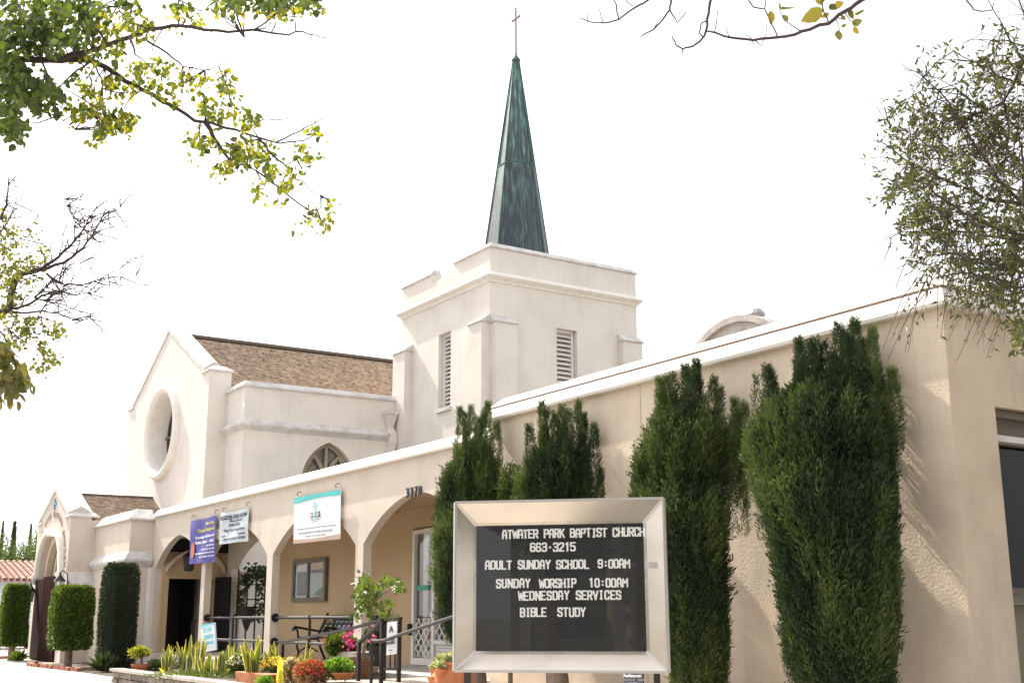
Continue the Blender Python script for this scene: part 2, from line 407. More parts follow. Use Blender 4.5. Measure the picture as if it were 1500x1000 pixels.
# coping on the rake and caps on the shoulders
def rake(x0, z0, x1, z1, y0, y1, t, over, mt, parent, flare=.02):
    d = np.array([x1-x0, z1-z0]); d /= np.linalg.norm(d); nn = np.array([-d[1], d[0]])
    if nn[1] < 0: nn = -nn
    b = MB(); q0 = (x0, z0); q1 = (x1, z1)
    prof = [(y0-over, 0), (y0-over, t*.35), ((y0+y1)/2-.02, t), (y1+over, t*.35), (y1+over, 0)]
    vs = []
    for q in (q0, q1):
        for y, hh in prof: vs.append((q[0]+nn[0]*hh, y, q[1]+nn[1]*hh))
    k = 5; fs = [(i, (i+1) % k, (i+1) % k+k, i+k) for i in range(k)]+[tuple(range(k)), tuple(range(2*k-1, k-1, -1))]
    return b.add(vs, fs).build('coping', mt, parent)
def cap_block(x0, x1, y0, y1, z, hh, over, mt, parent, name='coping'):
    b = MB(); v = [(x0-over, y0-over, z), (x1+over, y0-over, z), (x1+over, y1+over, z), (x0-over, y1+over, z)]
    v += [(x, y, z+hh*.25) for x, y, _ in v]; i_ = min(.12, (y1-y0)*.4, (x1-x0)*.4)
    v += [(x0+i_, y0+i_, z+hh), (x1-i_, y0+i_, z+hh), (x1-i_, y1-i_, z+hh), (x0+i_, y1-i_, z+hh)]
    fs = [(0, 3, 2, 1), (8, 9, 10, 11)]+[(i, (i+1) % 4, (i+1) % 4+4, i+4) for i in range(4)]+[(4+i, 4+(i+1) % 4, 8+(i+1) % 4, 8+i) for i in range(4)]
    return b.add(v, fs).build(name, mt, parent)
rake(exc, 3.2, ex1-.12, 2.45, YE, YE+.5, .26, .04, 'coping', ent)
rake(exc, 3.2, ex0+.12, 2.45, YE, YE+.5, .26, .04, 'coping', ent)
cap_block(ex1-.5, ex1, YE, YE+.62, 2.42, .16, .05, 'coping', ent)
cap_block(ex0, ex0+.5, YE, YE+.62, 2.42, .16, .05, 'coping', ent)
# side sill
MB().sweep([(0, .78), (.16, .78), (.16, .84), (0, 1.1)], [(ex1, YE-.0), (ex1, 7.47)]).build('sill', 'coping', ent)
# arch moulding (raised hood) and recessed orders
def hood(pts, dy0, dy1, wd, mt, parent, name='arch_moulding'):
    b = MB(); n = len(pts); c = np.array([(pts[0][0]+pts[-1][0])/2, pts[0][1]-.2]); vs = []
    for i, p in enumerate(pts):
        a = np.array(pts[max(i-1, 0)]); q = np.array(pts[min(i+1, n-1)]); d = q-a; d /= np.linalg.norm(d); nn = np.array([-d[1], d[0]])
        p = np.array(p); o = p+nn*wd
        vs += [(p[0], dy1, p[1]), (p[0], dy0+.03, p[1]), (p[0]+nn[0]*wd*.35, dy0, p[1]+nn[1]*wd*.35), (o[0], dy0+.02, o[1]), (o[0], dy1, o[1])]
    fs = []
    for i in range(n-1):
        for t in range(5):
            u = (t+1) % 5; fs.append((i*5+t, i*5+u, i*5+5+u, i*5+5+t))
    fs += [(0, 1, 2, 3, 4), tuple(range(n*5-1, n*5-6, -1))]
    return b.add(vs, fs).build(name, mt, parent, smooth=True)
hood(gothic_pts(-33.62, -31.0, 1.02, 2.08, 12), YE-.12, YE-.002, .17, 'white_coping', ent)
hood(gothic_pts(-33.45, -31.17, .98, 1.96, 12), YE+.12, YE+.3, .15, 'moulding', ent)
hood(gothic_pts(-33.25, -31.37, .98, 1.84, 12), YE+.3, YE+.48, .18, 'moulding', ent)
for x in (-33.72, -30.9):
    MB().lathe([(.02, 0), (.08, .05), (.06, .1), (.11, .16), (.10, .24)], (x, YE-.06, .86), 10).build('corbel', 'white_coping', ent)
MB().box(-33.9, -30.8, YE+.95, YE+1.0, G+.01, 2.0).build('vestibule_wall', 'moulding', ent)
# doors with planks
def plank_door(name, parent, x0, y0, x1, y1, z0, z1, mt, n=6, th=.05, label=None):
    p, q = np.array([x0, y0]), np.array([x1, y1]); d = q-p; l = np.linalg.norm(d); d /= l; nn = np.array([d[1], -d[0]])
    root = MB().obox(((x0+x1)/2, (y0+y1)/2, (z0+z1)/2), (d[0]*l/2, d[1]*l/2, 0), (nn[0]*th/2, nn[1]*th/2, 0), (0, 0, (z1-z0)/2)).build(name, mt, parent)
    for i in range(n):
        c = p+d*l*(i+.5)/n
        MB().obox((c[0]+nn[0]*(th/2+.006), c[1]+nn[1]*(th/2+.006), (z0+z1)/2), (d[0]*(l/n/2-.008), d[1]*(l/n/2-.008), 0), (nn[0]*.009, nn[1]*.009, 0), (0, 0, (z1-z0)/2-.02)).build('plank', mt, root, bevel=.004)
    if label: root['label'] = label
    return root
a = aY(46, 900, YE-.1); b_ = aY(71, 900, YE-.5)
plank_door('door', ent, -33.60, YE-.02, -32.1, YE-.04, G+.04, .98, 'brown_door', 6)
plank_door('door', ent, -32.28, YE-.11, -31.03, YE+.0, G+.04, 1.02, 'brown_door', 6)
# relief lettering around the arch
def text_mesh(body, size, extrude, offset=0, space=1.0, align='CENTER', shear=0):
    cu = bpy.data.curves.new('t', 'FONT'); cu.body = body; cu.size = size; cu.extrude = extrude; cu.offset = offset
    cu.space_character = space; cu.align_x = align; cu.shear = shear; cu.resolution_u = 3
    ob = bpy.data.objects.new('t', cu); COL.objects.link(ob)
    dg = bpy.context.evaluated_depsgraph_get(); dg.update(); me = bpy.data.meshes.new_from_object(ob.evaluated_get(dg))
    V = np.array([v.co[:] for v in me.vertices]) if len(me.vertices) else np.zeros((0, 3)); F = [tuple(p.vertices) for p in me.polygons]
    bpy.data.objects.remove(ob); bpy.data.curves.remove(cu); bpy.data.meshes.remove(me)
    return V, F
def put_text(mb, body, o, ax, up, size, depth=.004, offset=0, width=None, align='CENTER', sx=1, space=1.0):
    """text laid on a plane: origin o, unit axes ax and up"""
    V, F = text_mesh(body, 1, .5, offset, space, align)
    if not len(V): return
    wd = V[:, 0].max()-V[:, 0].min(); k = size*sx
    if width: k = width/wd
    ax, up, o = map(lambda t: np.array(t, float), (ax, up, o)); nn = np.cross(ax, up)
    mb.add([o+ax*v[0]*k+up*v[1]*size+nn*v[2]*depth for v in V], F)
txt = 'ATWATER PARK BAPTIST CHURCH'; lt = 0
arc = gothic_pts(-33.95, -30.72, .98, 2.55, 20); seg = np.array(arc); ln = np.concatenate([[0], np.cumsum(np.linalg.norm(np.diff(seg, axis=0), axis=1))])
for i, ch in enumerate(txt):
    if ch == ' ': continue
    s_ = ln[-1]*(.04+.92*(i+.5)/len(txt)); x = np.interp(s_, ln, seg[:, 0]); z = np.interp(s_, ln, seg[:, 1]); x2 = np.interp(s_+.02, ln, seg[:, 0]); z2 = np.interp(s_+.02, ln, seg[:, 1])
    d = np.array([x2-x, 0, z2-z]); d /= np.linalg.norm(d); up = np.array([-d[2], 0, d[0]])
    mb = MB(); put_text(mb, ch, (x, YE-.012, z), d, up, .2, .02, .01); mb.build('letter', 'letter_grey', ent)
eb = MB(); eb.box(-32.37, -32.25, YE-.03, YE-.003, 2.72, 3.0); eb.box(-32.5, -32.12, YE-.034, YE-.003, 2.84, 2.9)
eb.build('cross_emblem', 'blue_tile', ent)
# little gable roof with shingle courses
def shingle_roof(parent, p00, p10, p01, p11, courses, per, mt, th=.03, name='shingles', dark=None):
    """p00-p10 eave line, p01-p11 ridge line; each course a row of slightly uneven shingles"""
    p00, p10, p01, p11 = map(lambda t: np.array(t, float), (p00, p10, p01, p11))
    nn = np.cross(p10-p00, p01-p00); nn /= np.linalg.norm(nn); nn = nn if nn[2] > 0 else -nn
    V = []; F = []; T = []
    for i in range(courses):
        a, b = i/courses, (i+1.12)/courses; off = rng.random()*.8; j = -off
        while j < per:
            j2 = j+rng.uniform(.75, 1.2); s0 = max(j, 0)/per; s1 = min(j2-.05, per)/per; j = j2
            if s1 <= s0: continue
            lo, hi = th*rng.uniform(.8, 1.7), .004; aa = a-rng.uniform(0, .12)/courses
            def pt(s, t, hgt): t = min(t, .985); q0 = p00*(1-s)+p10*s; q1 = p01*(1-s)+p11*s; return q0*(1-t)+q1*t+nn*hgt
            k = len(V)
            V += [pt(s0, aa, lo), pt(s1, aa, lo), pt(s1, b, hi), pt(s0, b, hi), pt(s0, aa, 0), pt(s1, aa, 0)]
            t_ = rng.random(); T += [t_]*6
            F += [(k, k+1, k+2, k+3), (k+4, k+5, k+1, k), (k+4, k, k+3, k+3), (k+1, k+5, k+2, k+2)]
    F = [f for f in F if len(set(f)) == 4]
    o = raw(name, V, F, mt, parent, T, kind='stuff')
    return o
RZ0, RZ1 = 2.3, 3.12
rb = MB(); rb.prism([[(ex0+.1, RZ0-.05), (ex1-.05, RZ0-.05), (exc, RZ1)]], 'Y', YE+.5, 9.33); rb.build('roof', 'shingle_dark', ent)
shingle_roof(ent, (ex1-.04, YE+.5, RZ0-.05), (ex1-.04, 9.34, RZ0-.05), (exc, YE+.5, RZ1+.01), (exc, 9.34, RZ1+.01), 13, 16, 'shingle')
MB().beam((exc, YE+.5, RZ1+.03), (exc, 9.34, RZ1+.03), .12, .05).build('ridge_cap', 'shingle_dark', ent)

# wall lanterns
def lantern(x, y, z, label):
    t = thing('wall_lantern', label, 'lantern', (x, y, z), 'wall lanterns beside the brown doors')
    yy = y-.2
    MB().lathe([(.085, 0), (.11, .24)], (x, yy, z), 6).build('lamp_glass', 'lamp_glass', t)
    b = MB(); b.lathe([(.15, 0), (.11, .05), (.05, .12), (.02, .16), (.03, .19), (.0, .22)], (x, yy, z+.24), 6); b.lathe([(.09, -.03), (.09, 0)], (x, yy, z), 6)
    for k in range(6):
        th = k*math.pi/3; b.beam((x+.085*math.cos(th), yy+.085*math.sin(th), z), (x+.11*math.cos(th), yy+.11*math.sin(th), z+.24), .014)
    b.build('cage', 'black_iron', t)
    b = MB(); b.tube([(x, yy, z+.44), (x, yy+.05, z+.5), (x, y-.04, z+.42), (x, y-.01, z+.2)], .015, 6); b.box(x-.05, x+.05, y-.03, y-.002, z-.02, z+.26); b.build('bracket', 'black_iron', t)
p = aY(43, 880, YE-.2); lantern(p[0]+.0, YE, .45, 'black wall lantern with milky glass left of the brown doors')
p = aY(86, 868, YE-.2); lantern(p[0], YE, .62, 'black wall lantern with milky glass right of the brown doors')

# ------------------------------------------------------------------ corner block between gable and arcade
cb = thing('corner_bay', 'plain cream stucco bay with sloped stone bands between the entrance gable and the arcade', 'building', (-29, 7.47, G))
MB().box(-30.455, -27.38, 7.47, 8.0, G, 2.16).build('wall', 'arcade_stucco', cb); MB().box(-30.455, -28.5, 8.002, 9.3, G, 2.16).build('wall', 'arcade_stucco', cb)
MB().sweep([(0, 2.16), (.07, 2.16), (.07, 2.2), (-.18, 2.42), (-.4, 2.42), (-.4, 2.16)], [(-30.455, 7.47), (-27.38, 7.47), (-27.38, 7.98)]).build('coping', 'coping', cb)
MB().sweep([(0, 1.12), (.12, 1.24), (.13, 1.28), (0, 1.46)], [(-30.455, 7.47), (-27.38, 7.47), (-27.38, 7.985)]).build('string_course', 'coping', cb)
MB().box(-27.37, -27.1, 7.9, 7.998, G, 1.1).build('pilaster', 'stucco', cb)

# ------------------------------------------------------------------ arcade
ZS, ZA, ZT = 1.08, 1.66, 2.22
bays = [(-27.1, -23.93), (-23.70, -20.40), (-20.14, -16.79), (-16.52, -13.3)]
arc_ = thing('arcade', 'cream stucco arcade of four pointed arches with a bright white sloping coping', 'arcade', (-20, 8, G))
def comb(bays, xl, xr, z0, zt, zs, za):
    P = [(xl, z0)]
    for a, b in bays: P += [(a, z0)]+arch_pts(a, b, zs, za, 16, .3)+[(b, z0)]
    return P+[(xr, z0), (xr, zt), (xl, zt)]
MB().prism([comb(bays, -27.38, -12.55, -.74, ZT, ZS, ZA)], 'Y', 8, 8.14).build('front_wall', 'arcade_stucco', arc_)
MB().prism([comb([(-26.62, -23.6)], -27.0, -23.3, -.74, 1.95, 1.08, 1.62)], 'Y', 9.60, 9.75).build('back_arch', 'arcade_stucco', arc_)
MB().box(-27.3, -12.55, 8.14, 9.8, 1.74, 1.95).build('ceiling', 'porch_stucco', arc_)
MB().box(-27.0, -26.9, 8.142, 9.6, 1.45, 1.739).build('ceiling_shade', 'dark_void', arc_)  # near-black fill painted in for the ceiling shadow above the door arch
MB().sweep([(-.2, ZT), (.07, ZT), (.075, ZT+.03), (-.04, ZT+.17), (-.2, ZT+.2)], [(-27.3, 8), (-12.6, 8)]).build('coping', 'bright_coping', arc_)
MB().sweep([(-.2, 2.0), (0.0, 2.0), (.0, 2.1), (-.2, 2.1)], [(-27.3, 8.3), (-12.6, 8.3)]).build('roof_edge', 'coping', arc_)
MB().box(-27.3, -12.55, 8.15, 9.8, 1.955, 2.05).build('roof', 'concrete', arc_)
# end wall with the black double door
door_y0, door_y1 = 8.28, 9.35
ew = [[(8.142, -.74), (door_y0, -.74), (door_y0, .86), (door_y1, .86), (door_y1, -.74), (9.6, -.74), (9.6, 1.739), (8.142, 1.739)]]
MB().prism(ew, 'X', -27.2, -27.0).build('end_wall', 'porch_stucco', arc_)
b = MB(); ap = arch_pts(8.2, 9.55, 1.0, 1.42, 14); nn_ = len(ap)
ring = ap+[(y, z+.1) for y, z in reversed(ap)]; b.prism([ring], 'X', -27.0, -26.88); b.build('door_arch', 'moulding', arc_)
b = MB(); b.box(-27.05, -26.95, door_y0-.05, door_y1+.05, .86, .92); b.box(-27.05, -26.95, door_y0-.05, door_y0-.001, -.74, .86); b.box(-27.05, -26.95, door_y1+.001, door_y1+.05, -.74, .86); b.build('door_frame', 'porch_stucco', arc_)
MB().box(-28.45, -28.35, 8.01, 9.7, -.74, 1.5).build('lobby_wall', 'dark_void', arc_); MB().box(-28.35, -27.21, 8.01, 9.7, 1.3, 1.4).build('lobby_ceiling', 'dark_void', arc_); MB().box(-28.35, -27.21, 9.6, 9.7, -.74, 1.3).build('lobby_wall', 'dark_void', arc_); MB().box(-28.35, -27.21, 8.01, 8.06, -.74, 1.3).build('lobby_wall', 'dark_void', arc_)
plank_door('black_door', arc_, -27.55, 8.72, -27.04, 8.30, -.72, .84, 'black_door', 5)
plank_door('black_door', arc_, -26.94, 9.36, -26.5, 9.55, -.72, .9, 'black_door', 5, label='right black door leaf folded open')
# back walls of the porch
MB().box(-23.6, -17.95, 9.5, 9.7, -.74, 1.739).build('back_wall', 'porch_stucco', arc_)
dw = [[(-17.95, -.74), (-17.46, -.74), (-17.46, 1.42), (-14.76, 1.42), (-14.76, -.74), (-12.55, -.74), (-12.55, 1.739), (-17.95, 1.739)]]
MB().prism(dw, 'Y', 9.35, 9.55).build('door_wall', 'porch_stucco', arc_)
# house number
hn = MB(); p0 = aY(606.5, 724, 7.99)
num = thing('house_number', 'dark wrought house number 3370 above the right arch', 'house number', p0)
for i, ch in enumerate('3370'):
    mb = MB(); put_text(mb, ch, (p0[0]-.19+i*.125, 7.985, p0[2]-.03), (1, 0, .02), (0, 0, 1), .2, .02, .012, sx=.8); mb.build('digit', 'print_dark', num)
# cup hooks for the banners
hk = [(282, 757), (318, 749), (328, 746), (362, 739), (438, 722), (494, 709), (376, 738)]

# sliding door
sd = thing('glazed_door', 'white framed glazed door with diamond lattice and ribbed lower panel under the 3370 arch', 'door', (-16, 9.36, -.74))
yd = 9.37; dx0, dxm, dx1 = -17.42, -16.72, -14.8; zt = 1.38; zb = -.73
MB().prism([[(dx0, zb), (dx1, zb), (dx1, zt), (dx0, zt)], [(dx0+.07, zb+.1), (dx0+.07, zt-.06), (dxm-.04, zt-.06), (dxm-.04, zb+.1)], [(dxm+.04, -.35), (dxm+.04, zt-.06), (dx1-.06, zt-.06), (dx1-.06, -.35)], [(dxm+.04, zb+.05), (dxm+.04, -.41), (dx1-.06, -.41), (dx1-.06, zb+.05)]], 'Y', yd-.05, yd+.02).build('frame', 'white_frame', sd)
MB().box(dx0+.05, dxm-.03, yd, yd+.008, zb+.08, zt-.05).build('side_glass', 'clear_glass', sd)
MB().box(dxm+.03, dx1-.05, yd, yd+.008, -.36, zt-.05).build('door_glass', 'clear_glass', sd)
for i in range(5):
    MB().box(dxm+.045, dx1-.065, yd-.02, yd+.01, zb+.055+i*.053, zb+.055+i*.053+.047).build('panel_board', 'white_panel', sd, bevel=.003)
def lattice(x0, x1, z0, z1, st, y, parent):
    b = MB(); n = int((x1-x0+z1-z0)/st)+1
    for i in range(-1, n+1):
        for sg in (1, -1):
            pts = []
            c = i*st
            if sg == 1: f = lambda t: (x0+c-(z1-z0)+t*(z1-z0), z0+t*(z1-z0))
            else: f = lambda t: (x0+c-t*(z1-z0), z0+t*(z1-z0))
            t0, t1 = 0, 1
            xs = f(0)[0], f(1)[0]
            def clip(t): return f(t)
            if sg == 1:
                t0 = max(0, (x0-xs[0])/(z1-z0)); t1 = min(1, (x1-xs[0])/(z1-z0))
            else:
                t0 = max(0, (xs[0]-x1)/(z1-z0)); t1 = min(1, (xs[0]-x0)/(z1-z0))
            if t1-t0 > .02: b.beam((f(t0)[0], y-.004*sg, f(t0)[1]), (f(t1)[0], y-.004*sg, f(t1)[1]), .006, .022, up=(0, 1, 0)) if False else b.beam((f(t0)[0], y-.004*sg, f(t0)[1]), (f(t1)[0], y-.004*sg, f(t1)[1]), .02, .006, up=(0, 1, 0))
    return b.build('lattice', 'lattice', parent)
lattice(dx0+.07, dxm-.04, zb+.12, -.02, .17, yd-.02, sd)
lattice(dxm+.04, dx1-.06, -.35, -.1, .17, yd-.02, sd)
MB().box(dx0+.1, dx0+.5, yd-.02, yd-.005, .42, .5).build('door_sign', 'exit_green', sd)
MB().box(dxm+.0, dxm+.09, yd-.1, yd-.052, -.0, .09).build('door_lock', 'white_frame', sd)
b = MB(); b.box(dx0-.01, dx0+.04, yd-.12, yd-.052, -.28, -.1); b.build('handle', 'black_iron', sd)
MB().box(dxm-.14, dxm-.06, yd-.03, yd-.005, -.32, -.22).build('plate', 'red_plate', sd)
b = MB(); n = 40; vs = []
for i in range(n+1):
    x = dx0+(dx1-dx0)*i/n; y = yd+.25+.03*math.sin(i*1.9); vs += [(x, y, zb), (x, y, zt)]
b.add(vs, [(2*i, 2*i+2, 2*i+3, 2*i+1) for i in range(n)]); b.build('curtain', 'curtain', sd, smooth=True)
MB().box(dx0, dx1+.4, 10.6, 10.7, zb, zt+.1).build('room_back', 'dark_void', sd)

# notice case on the back wall
p0, p1 = aY(433, 822, 9.5), aY(483, 880, 9.5)
bx0, bx1 = p0[0], aY(481, 850, 9.5)[0]; bz0, bz1 = p1[2]+.0, p0[2]+.02
nc = thing('notice_case', 'brown glazed notice case with papers on the porch wall', 'notice board', ((bx0+bx1)/2, 9.5, bz0))
mx_ = (bx0*.52+bx1*.48)
MB().prism([[(bx0, bz0), (bx1, bz0), (bx1, bz1), (bx0, bz1)], [(bx0+.1, bz0+.08), (bx0+.1, bz1-.08), (mx_-.04, bz1-.08), (mx_-.04, bz0+.08)], [(mx_+.04, bz0+.08), (mx_+.04, bz1-.08), (bx1-.1, bz1-.08), (bx1-.1, bz0+.08)]], 'Y', 9.43, 9.495).build('frame', 'box_frame', nc, bevel=.005)
MB().box(bx0+.09, bx1-.09, 9.48, 9.49, bz0+.07, bz1-.07).build('backing', 'paper', nc)
MB().box(bx0+.11, mx_-.05, 9.45, 9.456, bz0+.09, bz1-.09).build('pane', 'case_glass', nc)
MB().box(mx_+.05, bx1-.11, 9.45, 9.456, bz0+.09, bz1-.09).build('pane', 'case_glass', nc)
MB().box(bx0+.18, mx_-.12, 9.468, 9.476, bz0+.12, bz0+.58).build('poster', 'paper_dark', nc)
MB().box(mx_+.08, bx1-.15, 9.468, 9.476, bz0+.12, bz0+.6).build('poster', 'paper_green', nc)
MB().box(mx_+.08, bx1-.13, 9.468, 9.476, bz1-.28, bz1-.1).build('poster', 'paper_gold', nc)
b = MB()
for k in range(9):
    put_text(b, ''.join(random.choice('abcdenorstu ') for _ in range(14)) if False else '- -- --- -', (mx_+.35, 9.462, bz0+.53-k*.045), (1, 0, 0), (0, 0, 1), .05, .003, 0, width=.4)
b.build('print', 'print_grey', nc)['kind'] = 'stuff'

# ------------------------------------------------------------------ nave
YN = 9.34
nv = thing('church_nave', 'tall cream church nave with stepped gable, round window and brown shingle roof', 'church', (-31.7, YN, G))
nx0, nx1, nxc = -35.26, -28.14, -31.7
gz = 5.95; az = 7.62
rw = [(-31.7+1.18*math.cos(t), 4.84+1.10*math.sin(t)) for t in np.linspace(0, 2*math.pi, 40, endpoint=False)]
MB().prism([[(nx0, G), (nx1, G), (nx1, gz), (nx1-.42, gz), (nxc, az), (nx0+.42, gz), (nx0, gz)], rw], 'Y', YN, YN+.5).build('facade', 'stucco', nv)
rt = []
b = MB(); n = 48; vs = []; prof = [(0, .55), (0, -.06), (.04, -.13), (.12, -.16), (.2, -.11), (.23, 0), (.23, .0), (.05, .02)]
prof = [(-.02, .55), (-.02, -.05), (.03, -.13), (.11, -.16), (.19, -.11), (.22, .01), (.02, .02)]
for i in range(n):
    t = 2*math.pi*i/n
    for r, y in prof: vs.append((-31.7+(1.18+r-.02)*math.cos(t), YN+y, 4.84+(1.10+r-.02)*math.sin(t)))
k = len(prof); b.add(vs, [(i*k+t, i*k+(t+1) % k, ((i+1) % n)*k+(t+1) % k, ((i+1) % n)*k+t) for i in range(n) for t in range(k)])
b.build('round_window_ring', 'white_coping', nv, smooth=True)
b = MB(); b.prism([rw], 'Y', YN+.45, YN+.47); wn = b.build('round_window', 'dark_glass', nv)
b = MB(); b.beam((-31.7, YN+.43, 3.75), (-31.7, YN+.43, 5.93), .06); b.beam((-32.86, YN+.43, 4.84), (-30.54, YN+.43, 4.84), .06); b.build('window_bar', 'box_frame', wn)
MB().box(nx1-.5, nx1, YN+.502, 9.9, G, gz-.02).build('pier', 'stucco', nv)
MB().box(nx0, nx0+.5, YN+.502, 9.9, G, gz-.02).build('pier', 'stucco', nv)
rake(nxc, az, nx1-.42, gz+.02, YN, YN+.45, .3, .03, 'coping', nv)
rake(nxc, az, nx0+.42, gz+.02, YN, YN+.45, .3, .03, 'coping', nv)
cap_block(nx1-.5, nx1, YN, 9.9, gz-.02, .16, .05, 'coping', nv)
cap_block(nx0, nx0+.5, YN, 9.9, gz-.02, .16, .05, 'coping', nv)
YB = 24
b = MB(); b.prism([[(nx0+.25, G), (nx1-.25, G), (nx1-.25, 5.3), (nxc, 7.5), (nx0+.25, 5.3)]], 'Y', 9.9, YB); b.build('nave_body', 'shingle_dark', nv)
shingle_roof(nv, (nx1+.1, 9.8, 5.12), (nx1+.1, YB, 5.12), (nxc, 9.8, 7.53), (nxc, YB, 7.53), 26, 62, 'shingle', .035)
MB().beam((nxc, 9.8, 7.57), (nxc, YB, 7.57), .3, .07).build('ridge_cap', 'shingle_dark', nv)
# side aisle
AX = -26.88; az1 = 5.38
b = MB(); wz = gothic_pts(11.32, 12.75, 3.2, 4.2, 8)
b.prism([[(9.81, G), (14.02, G), (14.02, az1), (9.81, az1)], [(11.32, 1.2)]+wz+[(12.75, 1.2)]], 'X', AX-.35, AX); b.build('aisle_wall', 'stucco', nv)
MB().box(nx1-.2, AX-.352, 9.81, 10.1, G, az1).build('aisle_wall', 'stucco', nv)
MB().sweep([(-.2, az1), (.05, az1), (.06, az1+.04), (-.03, az1+.15), (-.2, az1+.17)], [(nx1, 9.81), (AX, 9.81), (AX, 13.98)]).build('coping', 'coping', nv)
MB().sweep([(0, 4.33), (.03, 4.36), (.13, 4.44), (.14, 4.48), (0, 4.62)], [(nx1, 9.81), (AX, 9.81), (AX, 14.0)]).build('string_course', 'coping', nv)
hood([(y, z) for y, z in wz], 0, 0, .0, 'moulding', nv) if False else None
b = MB(); b.box(AX-.28, AX-.27, 11.3, 12.77, 1.2, 4.3); wn2 = b.build('pointed_window', 'leaded_glass', nv)
MB().box(AX-.34, AX-.33, 11.3, 12.77, 1.2, 4.3).build('window_backing', 'box_frame', nv)
b = MB(); ym = (11.32+12.75)/2
def arcY(pts, r=.05):
    b.tube([(AX-.2, y, z) for y, z in pts], r, 6)
arcY(gothic_pts(11.36, 12.71, 3.2, 4.16, 8), .055); arcY(gothic_pts(11.38, ym, 3.1, 3.86, 6), .055); arcY(gothic_pts(ym, 12.69, 3.1, 3.86, 6), .055)
arcY([(ym, 1.2), (ym, 3.6)], .05); arcY([(ym, 3.6), (ym, 4.12)], .05)
b.build('tracery', 'tracery', wn2)
# rain hopper and downpipe
b = MB()
def taper(b, y0a, y1a, za, y0b, y1b, zb_, x, d0, d1):
    b.add([(x, y0a, za), (x+d0, y0a, za), (x+d0, y1a, za), (x, y1a, za), (x, y0b, zb_), (x+d1, y0b, zb_), (x+d1, y1b, zb_), (x, y1b, zb_)],
          [(0, 1, 2, 3), (4, 7, 6, 5), (0, 4, 5, 1), (1, 5, 6, 2), (2, 6, 7, 3), (3, 7, 4, 0)])
X = AX+.002
taper(b, 13.44, 13.82, 5.08, 13.46, 13.80, 5.0, X, .26, .24)
taper(b, 13.47, 13.79, 4.999, 13.56, 13.72, 4.7, X, .22, .12)
taper(b, 13.56, 13.72, 4.699, 13.56, 13.80, 4.5, X, .12, .2)
taper(b, 13.60, 13.80, 4.499, 13.60, 13.8, 4.3, X, .2, .2)
taper(b, 13.60, 13.80, 4.299, 13.6, 13.74, 4.0, X, .2, .12)
taper(b, 13.60, 13.74, 3.999, 13.42, 13.54, 3.8, X, .12, .12)
taper(b, 13.42, 13.54, 3.799, 13.42, 13.54, 2.0, X, .12, .12)
b.build('downpipe', 'stucco', nv, bevel=.008)
b = MB(); b.box(AX+.001, AX+.24, 9.83, 10.35, G, 1.02); b.build('buttress', 'stucco', nv)
b = MB(); b.add([(AX, 9.8, 1.02), (AX+.27, 9.8, 1.02), (AX+.27, 10.38, 1.02), (AX, 10.38, 1.02), (AX, 9.8, 1.25), (AX, 10.28, 1.25), (AX+.27, 9.8, 1.05), (AX+.27, 10.38, 1.05)], [(0, 3, 2, 1), (1, 2, 7, 6), (0, 1, 6, 4), (4, 6, 7, 5), (3, 5, 7, 2), (0, 4, 5, 3)]); b.build('buttress_cap', 'coping', nv)

# ------------------------------------------------------------------ tower
tw = thing('bell_tower', 'square cream bell tower with louvred openings, green copper spire and thin cross', 'tower', (-24.8, 16.2, G))
tx0, tx1, ty0, ty1 = -26.99, -22.62, 14.03, 18.36
wf = (-25.02, -24.42, 4.92, 6.78); wr = (15.9, 16.5, 4.7, 6.72)
b = MB(); b.prism([[(tx0, G), (tx1, G), (tx1, 7.62), (tx0, 7.62)], [(wf[0], wf[2]), (wf[0], wf[3]), (wf[1], wf[3]), (wf[1], wf[2])]], 'Y', ty0, ty0+.35); b.build('front_wall', 'stucco', tw)
b = MB(); b.prism([[(ty0+.352, G), (ty1, G), (ty1, 7.62), (ty0+.352, 7.62)], [(wr[0], wr[2]), (wr[0], wr[3]), (wr[1], wr[3]), (wr[1], wr[2])]], 'X', tx1-.35, tx1); b.build('side_wall', 'stucco', tw)
MB().box(tx0, tx0+.3, ty0+.352, ty1, G, 7.62).build('side_wall', 'stucco', tw)
MB().box(tx0+.302, tx1-.352, ty1-.3, ty1, G, 7.62).build('rear_wall', 'stucco', tw)
# parapet with the gap
pt0, pt1 = 7.98, 8.42
P = [(tx0, 7.7), (tx1, 7.7), (tx1, pt1), (-24.3, pt1), (-24.3, 8.20), (-25.42, 8.20), (-25.42, pt1), (tx0, pt1)]
MB().prism([P], 'Y', ty0, ty0+.28).build('parapet', 'stucco', tw)
MB().box(tx1-.28, tx1, ty0+.282, ty1, 7.7, pt1).build('parapet', 'stucco', tw)
MB().box(tx0, tx0+.28, ty0+.282, ty1, 7.7, pt1).build('parapet', 'stucco', tw)
MB().box(tx0+.28, tx1-.282, ty1-.28, ty1, 7.7, pt1).build('parapet', 'stucco', tw)
MB().box(tx0+.1, tx1-.1, ty0+.1, ty1-.1, 7.5, 7.8).build('roof', 'concrete', tw)
cp = [(.03, pt1), (.05, pt1+.02), (-.06, pt1+.14), (-.24, pt1+.16), (-.29, pt1)]
MB().sweep(cp, [(-24.3, ty0), (tx1, ty0), (tx1, ty1), (tx0, ty1), (tx0, ty0), (-25.42, ty0)]).build('coping', 'coping', tw)
MB().sweep([(0, 7.58), (.03, 7.59), (.05, 7.64), (.12, 7.70), (.14, 7.73), (0, 7.85), (-.2, 7.85), (-.2, 7.58)], [(tx0, ty0), (tx1, ty0), (tx1, ty1), (tx0, ty1)], closed=True).build('string_course', 'white_coping', tw)
